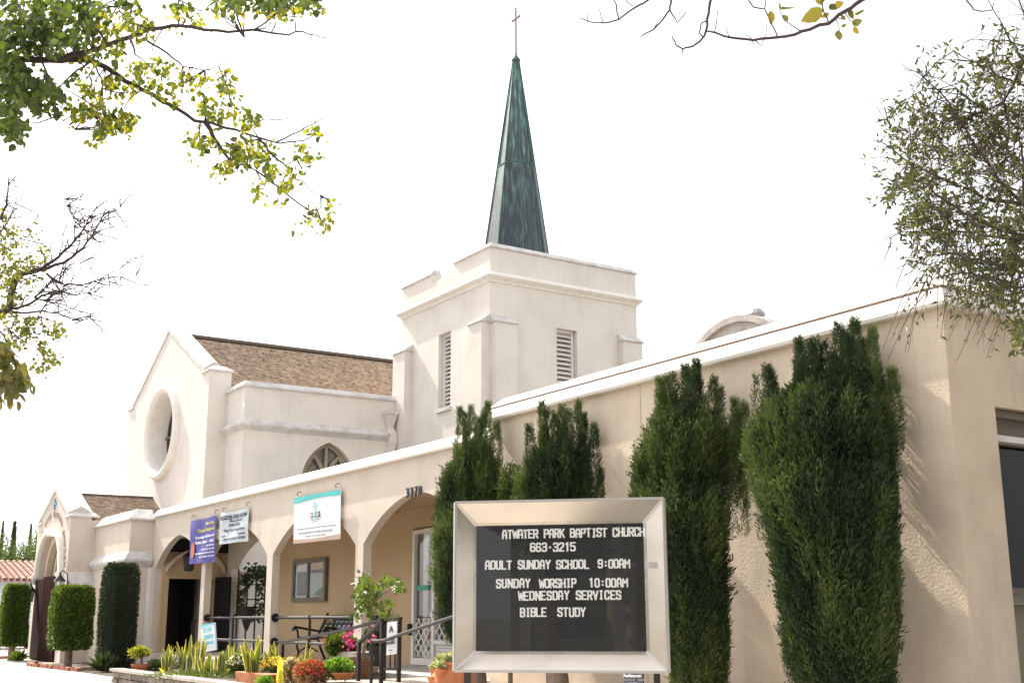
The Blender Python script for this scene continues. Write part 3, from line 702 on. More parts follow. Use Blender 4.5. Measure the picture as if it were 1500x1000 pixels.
def louver(parent, axis, a0, a1, z0, z1, face, n=17):
    """recessed louvre; axis Y: in front wall at y=face ; axis X: in side wall at x=face"""
    def B(a_0, a_1, d0, d1, z_0, z_1, bb):
        if axis == 'Y': bb.box(a_0, a_1, face+d0, face+d1, z_0, z_1)
        else: bb.box(face-d1, face-d0, a_0, a_1, z_0, z_1)
    b = MB(); B(a0+.02, a0+.08, .12, .3, z0, z1, b); B(a1-.08, a1-.02, .12, .3, z0, z1, b); B(a0+.08, a1-.08, .12, .3, z1-.06, z1-.001, b)
    f = b.build('louver_window', 'louver', parent)
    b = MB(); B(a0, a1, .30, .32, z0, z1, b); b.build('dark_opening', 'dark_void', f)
    b = MB(); B(a0-.05, a1+.05, -.06, .12, z0-.09, z0, b); b.build('sill', 'coping', f)
    st = (z1-z0-.1)/n; s0 = None
    for i in range(n):
        z = z0+.04+st*i
        if s0 is None:
            b = MB(); d0, d1 = .14, .26; zz0, zz1 = z, z+st*.9; t = .022
            if axis == 'Y':
                b.add([(a0+.08, face+d0, zz0), (a1-.08, face+d0, zz0), (a1-.08, face+d1, zz1), (a0+.08, face+d1, zz1), (a0+.08, face+d0, zz0+t), (a1-.08, face+d0, zz0+t), (a1-.08, face+d1, zz1+t), (a0+.08, face+d1, zz1+t)], [(0, 3, 2, 1), (4, 5, 6, 7), (0, 1, 5, 4), (2, 3, 7, 6), (0, 4, 7, 3), (1, 2, 6, 5)])
            else:
                b.add([(face-d0, a0+.08, zz0), (face-d0, a1-.08, zz0), (face-d1, a1-.08, zz1), (face-d1, a0+.08, zz1), (face-d0, a0+.08, zz0+t), (face-d0, a1-.08, zz0+t), (face-d1, a1-.08, zz1+t), (face-d1, a0+.08, zz1+t)], [(0, 3, 2, 1), (4, 5, 6, 7), (0, 1, 5, 4), (2, 3, 7, 6), (0, 4, 7, 3), (1, 2, 6, 5)])
            s0 = b.build('slat', 'louver', f)
        else: link_piece(s0, f, (0, 0, st*i))
louver(tw, 'Y', *wf, ty0, 17); louver(tw, 'X', *wr, tx1, 17)
# corner buttresses
def buttress(x0, x1, y0, y1, zt, side):
    b = MB(); b.box(x0, x1, y0, y1, G, zt); o = b.build('buttress', 'stucco', tw)
    b = MB(); e = .035; hh = .2
    if side == 'Y':  # projects to -y, slope rises towards +y
        b.add([(x0-e, y0-e, zt), (x1+e, y0-e, zt), (x1+e, y1, zt), (x0-e, y1, zt), (x0-e, y0-e, zt+.03), (x1+e, y0-e, zt+.03), (x1+e, y1, zt+hh), (x0-e, y1, zt+hh)], [(0, 3, 2, 1), (4, 5, 6, 7), (0, 1, 5, 4), (1, 2, 6, 5), (2, 3, 7, 6), (3, 0, 4, 7)])
    else:
        b.add([(x0, y0-e, zt), (x1+e, y0-e, zt), (x1+e, y1+e, zt), (x0, y1+e, zt), (x0, y0-e, zt+hh), (x1+e, y0-e, zt+.03), (x1+e, y1+e, zt+.03), (x0, y1+e, zt+hh)], [(0, 3, 2, 1), (4, 5, 6, 7), (0, 1, 5, 4), (1, 2, 6, 5), (2, 3, 7, 6), (3, 0, 4, 7)])
    b.build('buttress_cap', 'coping', tw)
buttress(tx1-.62, tx1-.02, ty0-.22, ty0-.002, 6.62, 'Y')
buttress(tx0-.05, tx0+.6, ty0-.22, ty0-.002, 6.62, 'Y')
buttress(tx1+.002, tx1+.2, ty0+.03, ty0+.62, 6.60, 'X')
buttress(tx1+.002, tx1+.2, ty1-.6, ty1, 6.60, 'X')
# spire
cx, cy = -24.8, 16.2
def octa(r, z, ph=math.pi/8): return [(cx+r*math.cos(ph+i*math.pi/4), cy+r*math.sin(ph+i*math.pi/4), z) for i in range(8)]
sb, sa = 7.8, 14.62; r0 = .955; zm = 11.55
def rs(z): return r0*(sa-z)/(sa-sb)*1.0+.085
b = MB(); zs_ = [sb, 8.6, zm-.02, zm, zm+.02, 13, sa]
rr_ = [rs(sb), rs(8.6), rs(zm)+.0, rs(zm)-.02, rs(zm)-.02, rs(13)-.01, .085]
vs = [];
for z, r in zip(zs_, rr_): vs += octa(r, z)
b.add(vs, [(i*8+t, i*8+(t+1) % 8, (i+1)*8+(t+1) % 8, (i+1)*8+t) for i in range(len(zs_)-1) for t in range(8)]+[tuple((len(zs_)-1)*8+t for t in range(8))])
spo = b.build('spire', 'copper', tw)
for t in range(8):
    b = MB(); b.tube([octa(rs(sb), sb)[t], octa(rs(zm), zm)[t], octa(.09, sa)[t]], [.022, .018, .012], 6); b.build('seam', 'copper_seam', spo)
b = MB(); b.lathe([(rs(zm)+.012, -.02), (rs(zm)+.012, .02)], (cx, cy, zm), 8); b.v = [(cx+(x-cx)*math.cos(math.pi/8)-(y-cy)*math.sin(math.pi/8), cy+(x-cx)*math.sin(math.pi/8)+(y-cy)*math.cos(math.pi/8), z) for x, y, z in b.v]; b.build('band', 'copper_seam', spo)
b = MB(); b.lathe([(.08, 0), (.11, .03), (.125, .08), (.08, .12), (.08, .15), (.035, .19), (.025, .3)], (cx, cy, sa-.05), 14); b.build('finial', 'copper_seam', spo, smooth=True)
b = MB(); b.tube([(cx, cy, sa), (cx, cy, 16.2)], .024, 8); b.beam((cx-.2, cy, 15.87), (cx+.2, cy, 15.87), .045, .045)
b.build('cross', 'brown_pot', tw)

# ------------------------------------------------------------------ right wing
YM, XR = 7.75, -5.76
wg = thing('church_wing', 'long cream stucco wing with white sloping coping behind the tall cypresses', 'building', (-9, YM, G))
MB().box(-12.5, XR-.3, YM, YM+.3, G, 2.36).build('front_wall', 'rough_stucco', wg)
wy0, wy1, wz0, wz1 = 8.30, 11.6, .15, 1.62
b = MB(); b.prism([[(YM, G), (14, G), (14, 2.36), (YM, 2.36)], [(wy0, G+.2), (wy0, wz1), (wy1, wz1), (wy1, G+.2)]], 'X', XR-.298, XR); b.build('side_wall', 'rough_stucco', wg)
MB().box(-12.5, XR-.3, YM+.31, 14, 2.2, 2.36).build('roof', 'concrete', wg)
MB().box(-12.5, -12.3, YM+.302, 14, G, 2.2).build('side_wall', 'stucco', wg)
pth = [(-12.5, YM), (XR, YM), (XR, 14)]
MB().sweep([(-.25, 2.36), (.075, 2.36), (.085, 2.39), (.05, 2.47), (.012, 2.52), (-.25, 2.52)], pth).build('coping', 'bright_coping', wg)
MB().sweep([(-.3, 2.521), (.02, 2.521), (.02, 2.538), (-.3, 2.538)], pth).build('flashing', 'flashing', wg)
MB().sweep([(-.45, 2.54), (.004, 2.54), (-.05, 2.58), (-.2, 2.68), (-.45, 2.68)], pth).build('upper_coping', 'bright_coping', wg)
b = MB(); b.box(-9.545, -9.52, YM-.006, YM-.001, G, 2.35); b.build('joint_strip', 'moulding', wg)
# window in the side wall
b = MB(); b.prism([[(wy0+.01, wz0), (wy1-.01, wz0), (wy1-.01, wz1-.01), (wy0+.01, wz1-.01)], [(wy0+.05, wz0+.06), (wy0+.05, wz1-.28), (wy0+1.5, wz1-.28), (wy0+1.5, wz0+.06)], [(wy0+1.56, wz0+.06), (wy0+1.56, wz1-.28), (wy1-.06, wz1-.28), (wy1-.06, wz0+.06)]], 'X', XR-.2, XR-.12)
wf_ = b.build('window', 'box_frame', wg)
for a_, c_ in ((wy0+.04, wy0+1.51), (wy0+1.55, wy1-.05)): MB().box(XR-.17, XR-.165, a_, c_, wz0+.05, wz1-.27).build('pane', 'dark_glass', wf_)
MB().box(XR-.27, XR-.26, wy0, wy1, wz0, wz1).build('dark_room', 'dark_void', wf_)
MB().box(XR-.14, XR-.03, wy0+.01, wy1-.01, wz1-.27, wz1-.22).build('head_rail', 'louver', wf_)
MB().box(XR-.14, XR-.05, wy0+.01, wy1-.01, wz1-.07, wz1-.012).build('head_rail', 'box_frame', wf_)
MB().box(XR-.16, XR-.02, wy0+.01, wy1-.01, wz0-.06, wz0-.001).build('sill', 'box_frame', wf_)
MB().box(XR-.18, XR-.1, wy0+.01, wy1-.01, G+.2, wz0-.062).build('lower_panel', 'panel_green', wg)
b = MB(); b.box(-12.3, -7.0, 7.35, 7.745, G, -.78); b.build('ledge', 'stone_cap', wg)
l0 = None; ld = None
# brick edging on the ledge
led = thing('brick_ledge', 'row of red bricks edging the ledge along the wing wall, behind the message board', 'ledge', (-9.6, 7.2, G))
br = MB().box(-12.3, -12.02, 7.25, 7.37, -.80, -.735).build('brick', 'brick', led, bevel=.004)
for i in range(1, 18): link_piece(br, led, (i*.292, rng.uniform(-.008, .008), rng.uniform(-.004, .004)))

# round topped parapet behind the wing
rp0, rp1 = aY(1016, 510, 14), aY(1150, 510, 14)
ra = thing('round_parapet', 'round topped plaster parapet rising behind the wing roof', 'parapet', (-14.55, 14, 2.3))
def half(cx_, rx, rz, zb_, n=22): return [(cx_-rx*math.cos(math.pi*i/n), zb_+rz*math.sin(math.pi*i/n)) for i in range(n+1)]
cxr = -14.62; zb_ = 3.93
MB().prism([half(cxr, 1.21, .99, zb_)+[(cxr+1.17, 2), (cxr-1.17, 2)]], 'Y', 14.02, 15.6).build('wall', 'weathered_plaster', ra)
o_ = half(cxr, 1.32, 1.09, zb_); i_ = half(cxr, 1.2, .98, zb_)
MB().prism([o_+list(reversed(i_))], 'Y', 13.95, 15.65).build('arched_band', 'weathered_plaster', ra)
vt = thing('roof_vent', 'small grey turbine vent on top of the round parapet', 'vent', (-13.85, 14.6, 4.9))
vp = aY(1108, 470, 14.4)
b = MB(); b.lathe([(.07, -.12), (.07, .02), (.14, .04), (.16, .12), (.10, .2), (.02, .22)], (vp[0], 14.4, vp[2]), 10); b.build('turbine', 'vent_metal', vt)
b = MB(); b.tube([(vp[0]-.16, 14.4, vp[2]-.02), (vp[0], 14.4, vp[2]+.0)], .05, 8); b.build('elbow', 'vent_metal', vt)

# ------------------------------------------------------------------ message board
sg = thing('message_board', 'aluminium framed black letter board on two posts in front of the cypresses', 'sign', (-7.27, 5.1, G))
F0 = 8.9
A_ = aF(665, 980, F0*1.017); Bq = aF(980, 985, F0*.983)
ux = Bq-A_; ux[2] = 0; Wd = np.linalg.norm(ux); ux /= Wd; un = np.array([ux[1], -ux[0], 0])   # un points towards the viewer
if un@(-A_) < 0: un = -un
zt_ = aF(823, 732.5, F0)[2]; zb_ = aF(823, 983, F0)[2]
o0 = np.array([A_[0], A_[1], 0.])
def sp_(u, v, d): q = o0+ux*u+un*d; return np.array([q[0], q[1], v])
il, ir, it, ib, dp = .135, .165, .168, .138, .13
O = [(0, zb_), (Wd, zb_), (Wd, zt_), (0, zt_)]; I = [(il, zb_+ib), (Wd-ir, zb_+ib), (Wd-ir, zt_-it), (il, zt_-it)]
for k, nm in enumerate(('bottom', 'right', 'top', 'left')):
    j = (k+1) % 4; b = MB()
    P4 = [O[k], O[j], I[j], I[k]]; th = .008
    b.add([sp_(*O[k], 0), sp_(*O[j], 0), sp_(*I[j], -dp), sp_(*I[k], -dp), sp_(*O[k], -th*2), sp_(*O[j], -th*2), sp_(*I[j], -dp-th), sp_(*I[k], -dp-th)],
          [(0, 1, 2, 3), (7, 6, 5, 4), (0, 4, 5, 1), (2, 6, 7, 3), (1, 5, 6, 2), (0, 3, 7, 4)])
    b.build('frame_panel', 'aluminium', sg)
b = MB()
for k in range(4):
    j = (k+1) % 4; b.beam(sp_(*O[k], .0), sp_(*O[j], .0), .018, .018)
    b.beam(sp_(*O[k], -.0), sp_(*I[k], -dp+.004), .02, .008, up=tuple(un))
b.build('edge_strip', 'aluminium_edge', sg)
b = MB(); c = sp_(Wd/2, (zt_+zb_)/2, -.19)
b.obox(c, ux*(Wd/2-.012), un*.038, (0, 0, (zt_-zb_)/2-.012)); b.build('case', 'aluminium_edge', sg)
b = MB(); ci = sp_((il+Wd-ir)/2, (I[0][1]+I[2][1])/2, -dp-.012)
b.obox(ci, ux*((Wd-il-ir)/2+.003), un*.006, (0, 0, (I[2][1]-I[0][1])/2+.003)); b.build('backboard', 'board', sg)
nr = 12; rr0 = None
for i in range(nr):
    z = I[0][1]+(I[2][1]-I[0][1])*(i+.5)/nr
    if rr0 is None:
        b = MB(); b.obox(sp_((il+Wd-ir)/2, z, -dp-.004), ux*((Wd-il-ir)/2-.002), un*.002, (0, 0, .002)); rr0 = b.build('letter_rail', 'board', sg); z00 = z
    else: link_piece(rr0, sg, (0, 0, z-z00))
# letters, each one a loose plastic piece
GL = {'A': [((0, 0), (0, 3.4)), ((0, 3.4), (.9, 5)), ((.9, 5), (2.1, 5)), ((2.1, 5), (3, 3.4)), ((3, 3.4), (3, 0)), ((0, 2), (3, 2))],
 'B': [((0, 0), (0, 5)), ((0, 5), (2.4, 5)), ((2.4, 5), (3, 4.4)), ((3, 4.4), (3, 3.1)), ((3, 3.1), (2.5, 2.6)), ((0, 2.6), (2.5, 2.6)), ((2.5, 2.6), (3, 2)), ((3, 2), (3, .6)), ((3, .6), (2.4, 0)), ((2.4, 0), (0, 0))],
 'C': [((3, 3.8), (3, 4.3)), ((3, 4.3), (2.4, 5)), ((2.4, 5), (.6, 5)), ((.6, 5), (0, 4.3)), ((0, 4.3), (0, .7)), ((0, .7), (.6, 0)), ((.6, 0), (2.4, 0)), ((2.4, 0), (3, .7)), ((3, .7), (3, 1.2))],
 'D': [((0, 0), (0, 5)), ((0, 5), (2.2, 5)), ((2.2, 5), (3, 4.2)), ((3, 4.2), (3, .8)), ((3, .8), (2.2, 0)), ((2.2, 0), (0, 0))],
 'E': [((0, 0), (0, 5)), ((0, 5), (3, 5)), ((0, 2.5), (2.3, 2.5)), ((0, 0), (3, 0))],
 'H': [((0, 0), (0, 5)), ((3, 0), (3, 5)), ((0, 2.5), (3, 2.5))], 'I': [((1.5, 0), (1.5, 5)), ((.9, 5), (2.1, 5)), ((.9, 0), (2.1, 0))],
 'K': [((0, 0), (0, 5)), ((0, 2.2), (2.9, 5)), ((1.2, 3), (3, 0))], 'L': [((0, 0), (0, 5)), ((0, 0), (2.7, 0))],
 'M': [((0, 0), (0, 5)), ((0, 5), (1.5, 2.4)), ((1.5, 2.4), (3, 5)), ((3, 5), (3, 0))],
 'N': [((0, 0), (0, 5)), ((0, 5), (3, 0)), ((3, 0), (3, 5))],
 'O': [((0, .7), (0, 4.3)), ((0, 4.3), (.7, 5)), ((.7, 5), (2.3, 5)), ((2.3, 5), (3, 4.3)), ((3, 4.3), (3, .7)), ((3, .7), (2.3, 0)), ((2.3, 0), (.7, 0)), ((.7, 0), (0, .7))],
 'P': [((0, 0), (0, 5)), ((0, 5), (2.4, 5)), ((2.4, 5), (3, 4.4)), ((3, 4.4), (3, 3)), ((3, 3), (2.4, 2.4)), ((2.4, 2.4), (0, 2.4))],
 'R': [((0, 0), (0, 5)), ((0, 5), (2.4, 5)), ((2.4, 5), (3, 4.4)), ((3, 4.4), (3, 3)), ((3, 3), (2.4, 2.4)), ((2.4, 2.4), (0, 2.4)), ((1.6, 2.4), (3, 0))],
 'S': [((3, 4), (3, 4.4)), ((3, 4.4), (2.4, 5)), ((2.4, 5), (.6, 5)), ((.6, 5), (0, 4.4)), ((0, 4.4), (0, 3.1)), ((0, 3.1), (3, 2)), ((3, 2), (3, .6)), ((3, .6), (2.4, 0)), ((2.4, 0), (.6, 0)), ((.6, 0), (0, .6)), ((0, .6), (0, 1))],
 'T': [((1.5, 0), (1.5, 5)), ((-.1, 5), (3.1, 5))], 'U': [((0, 5), (0, .7)), ((0, .7), (.7, 0)), ((.7, 0), (2.3, 0)), ((2.3, 0), (3, .7)), ((3, .7), (3, 5))],
 'V': [((0, 5), (1.5, 0)), ((1.5, 0), (3, 5))], 'W': [((-.2, 5), (.6, 0)), ((.6, 0), (1.5, 4)), ((1.5, 4), (2.4, 0)), ((2.4, 0), (3.2, 5))],
 'Y': [((0, 5), (1.5, 2.4)), ((3, 5), (1.5, 2.4)), ((1.5, 2.4), (1.5, 0))], ':': [((1.5, 1.2), (1.5, 1.4)), ((1.5, 3.4), (1.5, 3.6))], '.': [((1.5, 2.2), (1.5, 2.6))],
 '6': [((3, 4.3), (2.3, 5)), ((2.3, 5), (.7, 5)), ((.7, 5), (0, 4.3)), ((0, 4.3), (0, .7)), ((0, .7), (.7, 0)), ((.7, 0), (2.3, 0)), ((2.3, 0), (3, .7)), ((3, .7), (3, 2)), ((3, 2), (2.3, 2.7)), ((2.3, 2.7), (0, 2.7))],
 '3': [((0, 4.4), (.6, 5)), ((.6, 5), (2.4, 5)), ((2.4, 5), (3, 4.4)), ((3, 4.4), (3, 3.1)), ((3, 3.1), (2.5, 2.6)), ((1, 2.6), (2.5, 2.6)), ((2.5, 2.6), (3, 2)), ((3, 2), (3, .6)), ((3, .6), (2.4, 0)), ((2.4, 0), (.6, 0)), ((.6, 0), (0, .7))],
 '2': [((0, 4.2), (.6, 5)), ((.6, 5), (2.4, 5)), ((2.4, 5), (3, 4.3)), ((3, 4.3), (3, 3.1)), ((3, 3.1), (0, .6)), ((0, .6), (0, 0)), ((0, 0), (3, 0))],
 '1': [((1.6, 0), (1.6, 5)), ((1.6, 5), (.7, 4.4))], '5': [((3, 5), (0, 5)), ((0, 5), (0, 2.8)), ((0, 2.8), (2.4, 2.9)), ((2.4, 2.9), (3, 2.3)), ((3, 2.3), (3, .7)), ((3, .7), (2.3, 0)), ((2.3, 0), (.6, 0)), ((.6, 0), (0, .6))],
 '9': [((0, .7), (.7, 0)), ((.7, 0), (2.3, 0)), ((2.3, 0), (3, .7)), ((3, .7), (3, 4.3)), ((3, 4.3), (2.3, 5)), ((2.3, 5), (.7, 5)), ((.7, 5), (0, 4.3)), ((0, 4.3), (0, 3)), ((0, 3), (.7, 2.4)), ((.7, 2.4), (3, 2.4))]}
GL['0'] = GL['O']
MESH = {}
def letter(ch, u, v, hgt, wd):
    q = sp_(u, v, -dp+.004+rng.uniform(0, .001)); tilt = rng.normal()*.012
    if ch not in MESH:
        b = MB()
        for i, (p, q_) in enumerate(GL[ch]):
            p = np.array(p)*(wd/3.75, hgt/5.75); q2 = np.array(q_)*(wd/3.75, hgt/5.75); d = q2-p; l = np.linalg.norm(d); d = d/l; st = .0105 if ch in 'WM' else .0128
            p = p-d*st*.44; q2 = q2+d*st*.44; P3 = np.array([p[0], 0, p[1]]); Q3 = np.array([q2[0], 0, q2[1]]); nn = np.array([-d[1], 0, d[0]])*st*(.5 if abs(d[1]) > .3 else .42); t = .004+.0004*i
            b.add([P3-nn, Q3-nn, Q3+nn, P3+nn, P3-nn-(0, t, 0), Q3-nn-(0, t, 0), Q3+nn-(0, t, 0), P3+nn-(0, t, 0)], [(4, 5, 6, 7), (0, 1, 5, 4), (1, 2, 6, 5), (2, 3, 7, 6), (3, 0, 4, 7)])
        me = bpy.data.meshes.new('letter'); me.from_pydata([tuple(np.array(p)*S) for p in b.v], [], b.f); me.materials.append(M['letter']); MESH[ch] = me
    o = bpy.data.objects.new('letter', MESH[ch]); COL.objects.link(o); o.parent = sg
    o.location = Vector(np.array(W(q))-parent_origin(sg)); o.rotation_euler = (0, tilt, math.atan2(ux[1], ux[0]))
def to_uv(px, py):
    d = ray(px, py); n_ = np.array([un[0], un[1], 0]); c0 = sp_(0, 0, -dp); t = (c0@n_)/(d@n_); q = d*t; return (q-o0)@ux, q[2]
for body, xa, ya, xb, yb, hp in (('ATWATER PARK BAPTIST CHURCH', 737, 788, 946, 784, 13), ('663.3215', 778, 807, 845, 806, 13), ('ADULT SUNDAY SCHOOL', 712, 833, 865, 831.5, 13), ('9:00AM', 877, 831, 924, 830.5, 13),
    ('SUNDAY', 728, 860, 779, 859, 13), ('WORSHIP', 791, 860, 846, 859, 13), ('10:00AM', 864, 859, 921, 858.5, 13), ('WEDNESDAY', 760, 878, 836, 877, 13), ('SERVICES', 845, 877, 912, 876.5, 13), ('BIBLE', 763, 902, 802, 901.5, 13), ('STUDY', 818, 902, 860, 901.5, 13)):
    u0, v0 = to_uv(xa, ya); u1, v1 = to_uv(xb, yb); n_ = len(body); st = (u1-u0)/n_; hgt = to_uv(xa, ya-hp)[1]-v0
    for i, ch in enumerate(body):
        if ch != ' ': letter(ch, u0+st*(i+rng.uniform(-.03, .03)), v0+(v1-v0)*i/n_+rng.uniform(-.0015, .0015), hgt, st*(1.02 if ch in 'WM' else .86))
b = MB(); hx_, hz_ = ux*((Wd-il-ir)/2-.001), np.array([0, 0, (I[2][1]-I[0][1])/2-.001]); cg = ci+un*.035; b.add([cg-hx_-hz_, cg+hx_-hz_, cg+hx_+hz_, cg-hx_+hz_], [(0, 1, 2, 3)]); b.build('glass', 'sign_glass', sg)
b = MB(); b.obox(sp_(Wd-ir/2, aF(962, 828, F0)[2], -.05), ux*.045, un*.002, (0, 0, .022)); b.build('name_plate', 'aluminium_edge', sg)
for u in (.06, Wd-.1):
    b = MB(); b.obox(sp_(u, (zb_+G)/2-.01, -.18), ux*.022, un*.022, (0, 0, (zb_-G)/2)); b.build('post', 'dark_pot', sg)

# ------------------------------------------------------------------ banners
def banner(name, label, P, mat_, sag=0, wave=.0, y=7.93):
    """P: four pixel corners top-left, top-right, bottom-right, bottom-left on the plane Y=y"""
    q = [aY(px, py, y) for px, py in P]; t = thing(name, label, 'banner', q[3], None); b = MB(); nu, nv_ = 14, 12; vs = []
    for j in range(nv_+1):
        for i in range(nu+1):
            u, v = i/nu, j/nv_; p = (q[0]*(1-u)+q[1]*u)*(1-v)+(q[3]*(1-u)+q[2]*u)*v
            p = p+np.array([0, -wave*(math.sin(u*9+v*2.5)*.6+math.sin(v*7+u*4)*.4), -sag*4*u*(1-u)*(1-v)])
            vs.append(p)
    k = len(vs); vs += [p+np.array([0, .006, 0]) for p in vs]; fs = []
    for j in range(nv_):
        for i in range(nu):
            a = j*(nu+1)+i; f = (a, a+1, a+nu+2, a+nu+1); fs += [f, tuple(x+k for x in reversed(f))]
    ed = [i for i in range(nu+1)]+[(j+1)*(nu+1)-1 for j in range(1, nv_+1)]+[nv_*(nu+1)+i for i in range(nu-1, -1, -1)]+[j*(nu+1) for j in range(nv_-1, 0, -1)]
    for i in range(len(ed)): a, c = ed[i], ed[(i+1) % len(ed)]; fs.append((a, c, c+k, a+k))
    b.add(vs, fs); b.build('sheet', mat_, t, smooth=True)
    def at(u, v, d=.012): p = (q[0]*(1-u)+q[1]*u)*(1-v)+(q[3]*(1-u)+q[2]*u)*v; p = p+np.array([0, -wave*(math.sin(u*9+v*2.5)*.6+math.sin(v*7+u*4)*.4)-d, -sag*4*u*(1-u)*(1-v)]); return p
    return t, q, at
def btext(t, at, lines, mt, depth=.004):
    b = MB()
    for body, u0, u1, v, hgt in lines:
        V, F = text_mesh(body, 1, .5, .012)
        if not len(V): continue
        wd = V[:, 0].max()-V[:, 0].min(); x0 = V[:, 0].min()
        pts = []
        for x, y_, z in V:
            u = u0+(u1-u0)*(x-x0)/wd; vv = v-hgt*y_/.7; p = at(u, vv, .01+depth*(z+.5)); pts.append(p)
        b.add(pts, F)
    o = b.build('lettering', mt, t); o['kind'] = 'stuff'; return o
def hooks(t, pts, y=7.95):
    for px, py in pts:
        p = aY(px, py, y); b = MB(); b.tube([(p[0], 7.99, p[2]+.05), (p[0], 7.93, p[2]+.04), (p[0], 7.92, p[2]-.01), (p[0]+.015, 7.93, p[2]-.02)], .007, 5); b.build('hook', 'black_iron', t)
t, q, at = banner('hanging_banner', 'blue and purple banner with yellow and white lettering, leftmost of the three on the arcade', [(280, 762), (317, 754), (314, 822), (278, 826)], 'banner_blue', .02, .02)
btext(t, at, [('Monday', .62, .97, .16, .07), ('Chinese Preschool', .3, .97, .3, .08)], 'print_yellow')
btext(t, at, [('Sunday School', .22, .97, .44, .06), ('Bible Class - 4th', .22, .97, .56, .06), ('grades', .72, .97, .64, .04), ('welcome to all', .5, .97, .72, .04), ('for children ages three to ten', .22, .97, .8, .04), ('every week all year', .4, .97, .88, .04)], 'print_white')
b = MB(); b.prism([[(0, 0)]*0+[(math.cos(a)*.11, math.sin(a)*.16) for a in np.linspace(0, 6.28, 12, endpoint=False)]], 'Y', 0, .01); c = at(.13, .7, .02); b.v = [(x*1.0+c[0], y+c[1], z+c[2]) for x, y, z in b.v]; b.build('red_emblem', 'print_orange', t)
hooks(t, [(283, 758), (317, 750)])
t, q, at = banner('hanging_banner', 'pale blue banner with dark lettering, middle of the three on the arcade', [(324, 751), (364, 743), (362, 792), (322, 797)], 'banner_pale', .015, .02)
btext(t, at, [('REGISTER OPEN NOW', .04, .97, .24, .13), ('Preschool', .35, .8, .34, .08), ('AFTER SCHOOL', .3, .75, .47, .08), ('Day Care Programs', .15, .9, .62, .08), ('call', .05, .2, .78, .05), ('today', .7, .92, .76, .05), ('CALL US FOR A TOUR', .12, .92, .9, .07)], 'print_dark')
hooks(t, [(328, 747), (363, 739)])
t, q, at = banner('hanging_banner', 'large white banner with turquoise top stripe and tree logo, rightmost on the arcade', [(431, 729), (499, 716), (498, 789), (430, 796)], 'banner_white', 0, .004)
def band_poly(f0, f1, n, mt, nm):
    b = MB(); v = []
    for i in range(n+1):
        u = .005+.99*i/n; v += [at(u, f0(u), .009), at(u, f1(u), .009)]
    b.add(v, [(2*i, 2*i+2, 2*i+3, 2*i+1) for i in range(n)]); return b.build(nm, mt, t)
band_poly(lambda u: .004, lambda u: .14-.035*math.sin(u*3.0)-.02*u if u < 2 else 0, 14, 'banner_teal', 'turquoise_stripe')
band_poly(lambda u: .91+.035*math.sin(u*3.1)-.02*u, lambda u: .996, 14, 'banner_tan', 'tan_stripe')
for k, (u0, mt) in enumerate(((.375, 'print_tan'), (.455, 'print_teal'), (.535, 'print_brown'))):
    b = MB(); b.add([at(u0, .38, .011), at(u0+.055, .375, .011), at(u0+.055, .5, .011), at(u0, .505, .011)], [(0, 1, 2, 3)]); b.build('logo_block', mt, t)
btext(t, at, [('D', .387, .415, .47, .05)], 'print_white', .008); btext(t, at, [('P', .467, .495, .47, .05)], 'print_white', .008); btext(t, at, [('C', .547, .575, .47, .05)], 'print_white', .008)
for u0, v0, rr in ((.47, .2, .02), (.52, .26, .022), (.45, .29, .02), (.5, .22, .014), (.46, .25, .015)):
    b = MB(); b.add([at(u0, v0-rr*1.3, .011), at(u0+rr, v0, .011), at(u0, v0+rr*1.3, .011), at(u0-rr*.8, v0, .011)], [(0, 1, 2, 3)]); b.build('logo_leaf', 'print_teal', t)
b = MB(); b.add([at(.48, .38, .011), at(.5, .37, .011), at(.495, .26, .011), at(.488, .26, .011)], [(0, 1, 2, 3)]); b.build('logo_trunk', 'print_tan', t)
btext(t, at, [('Chinese & English', .38, .6, .545, .022), ('preschool', .42, .56, .585, .015), ('We Speak Chinese Mandarin and Cantonese Programs', .09, .92, .72, .035), ('Before & after School care and Sign Group Tutoring', .13, .85, .81, .035), ('call 555   at the church office', .27, .72, .88, .025)], 'print_grey')
hooks(t, [(438, 724), (494, 712)])
# yard sign: SLOW DOWN
py = 7.0
def flat_sign(name, label, cat, P, y, mt, border=None):
    q = [aY(px, py_, y) for px, py_ in P]; t = thing(name, label, cat, (q[3][0], y, G)); b = MB()
    b.add([p for p in q]+[p+np.array([0, .012, 0]) for p in q], [(0, 1, 2, 3), (7, 6, 5, 4), (0, 4, 5, 1), (1, 5, 6, 2), (2, 6, 7, 3), (3, 7, 4, 0)]); b.build('panel', mt, t)
    def at(u, v, d=.004): p = (q[0]*(1-u)+q[1]*u)*(1-v)+(q[3]*(1-u)+q[2]*u)*v; return p-np.array([0, d, 0])
    return t, q, at
t, q, at = flat_sign('yard_sign', 'small white and cyan SLOW DOWN sign standing tilted among the snake plants', 'sign', [(294, 915), (315, 911), (317.5, 951), (296.5, 955)], 7.0, 'sign_white')
btext(t, at, [('SLOW', .16, .78, .3, .17), ('DOWN', .16, .82, .56, .17)], 'sign_cyan'); btext(t, at, [('NEIGHBORS', .18, .84, .75, .11)], 'sign_cyan')
b = MB(); b.add([at(0, 0, .005), at(1, 0, .005), at(1, .06, .005), at(0, .09, .005)], [(0, 1, 2, 3)]); b.add([at(.95, .06, .005), at(1, .06, .005), at(1, 1, .005), at(.96, 1, .005)], [(0, 1, 2, 3)]); b.build('border', 'sign_cyan', t)
b = MB(); b.tube([q[3]+(q[2]-q[3])*.5+np.array([0, .02, .3]), (q[3][0]*.5+q[2][0]*.5+.02, 7.02, -.9)], .01, 6); b.build('stake', 'black_iron', t)
t, q, at = flat_sign('security_sign', 'small black PostAlarm.com sign under the right end of the message board', 'sign', [(914, 984.5), (942, 984.5), (942, 994), (914, 994)], 6.6, 'print_dark')
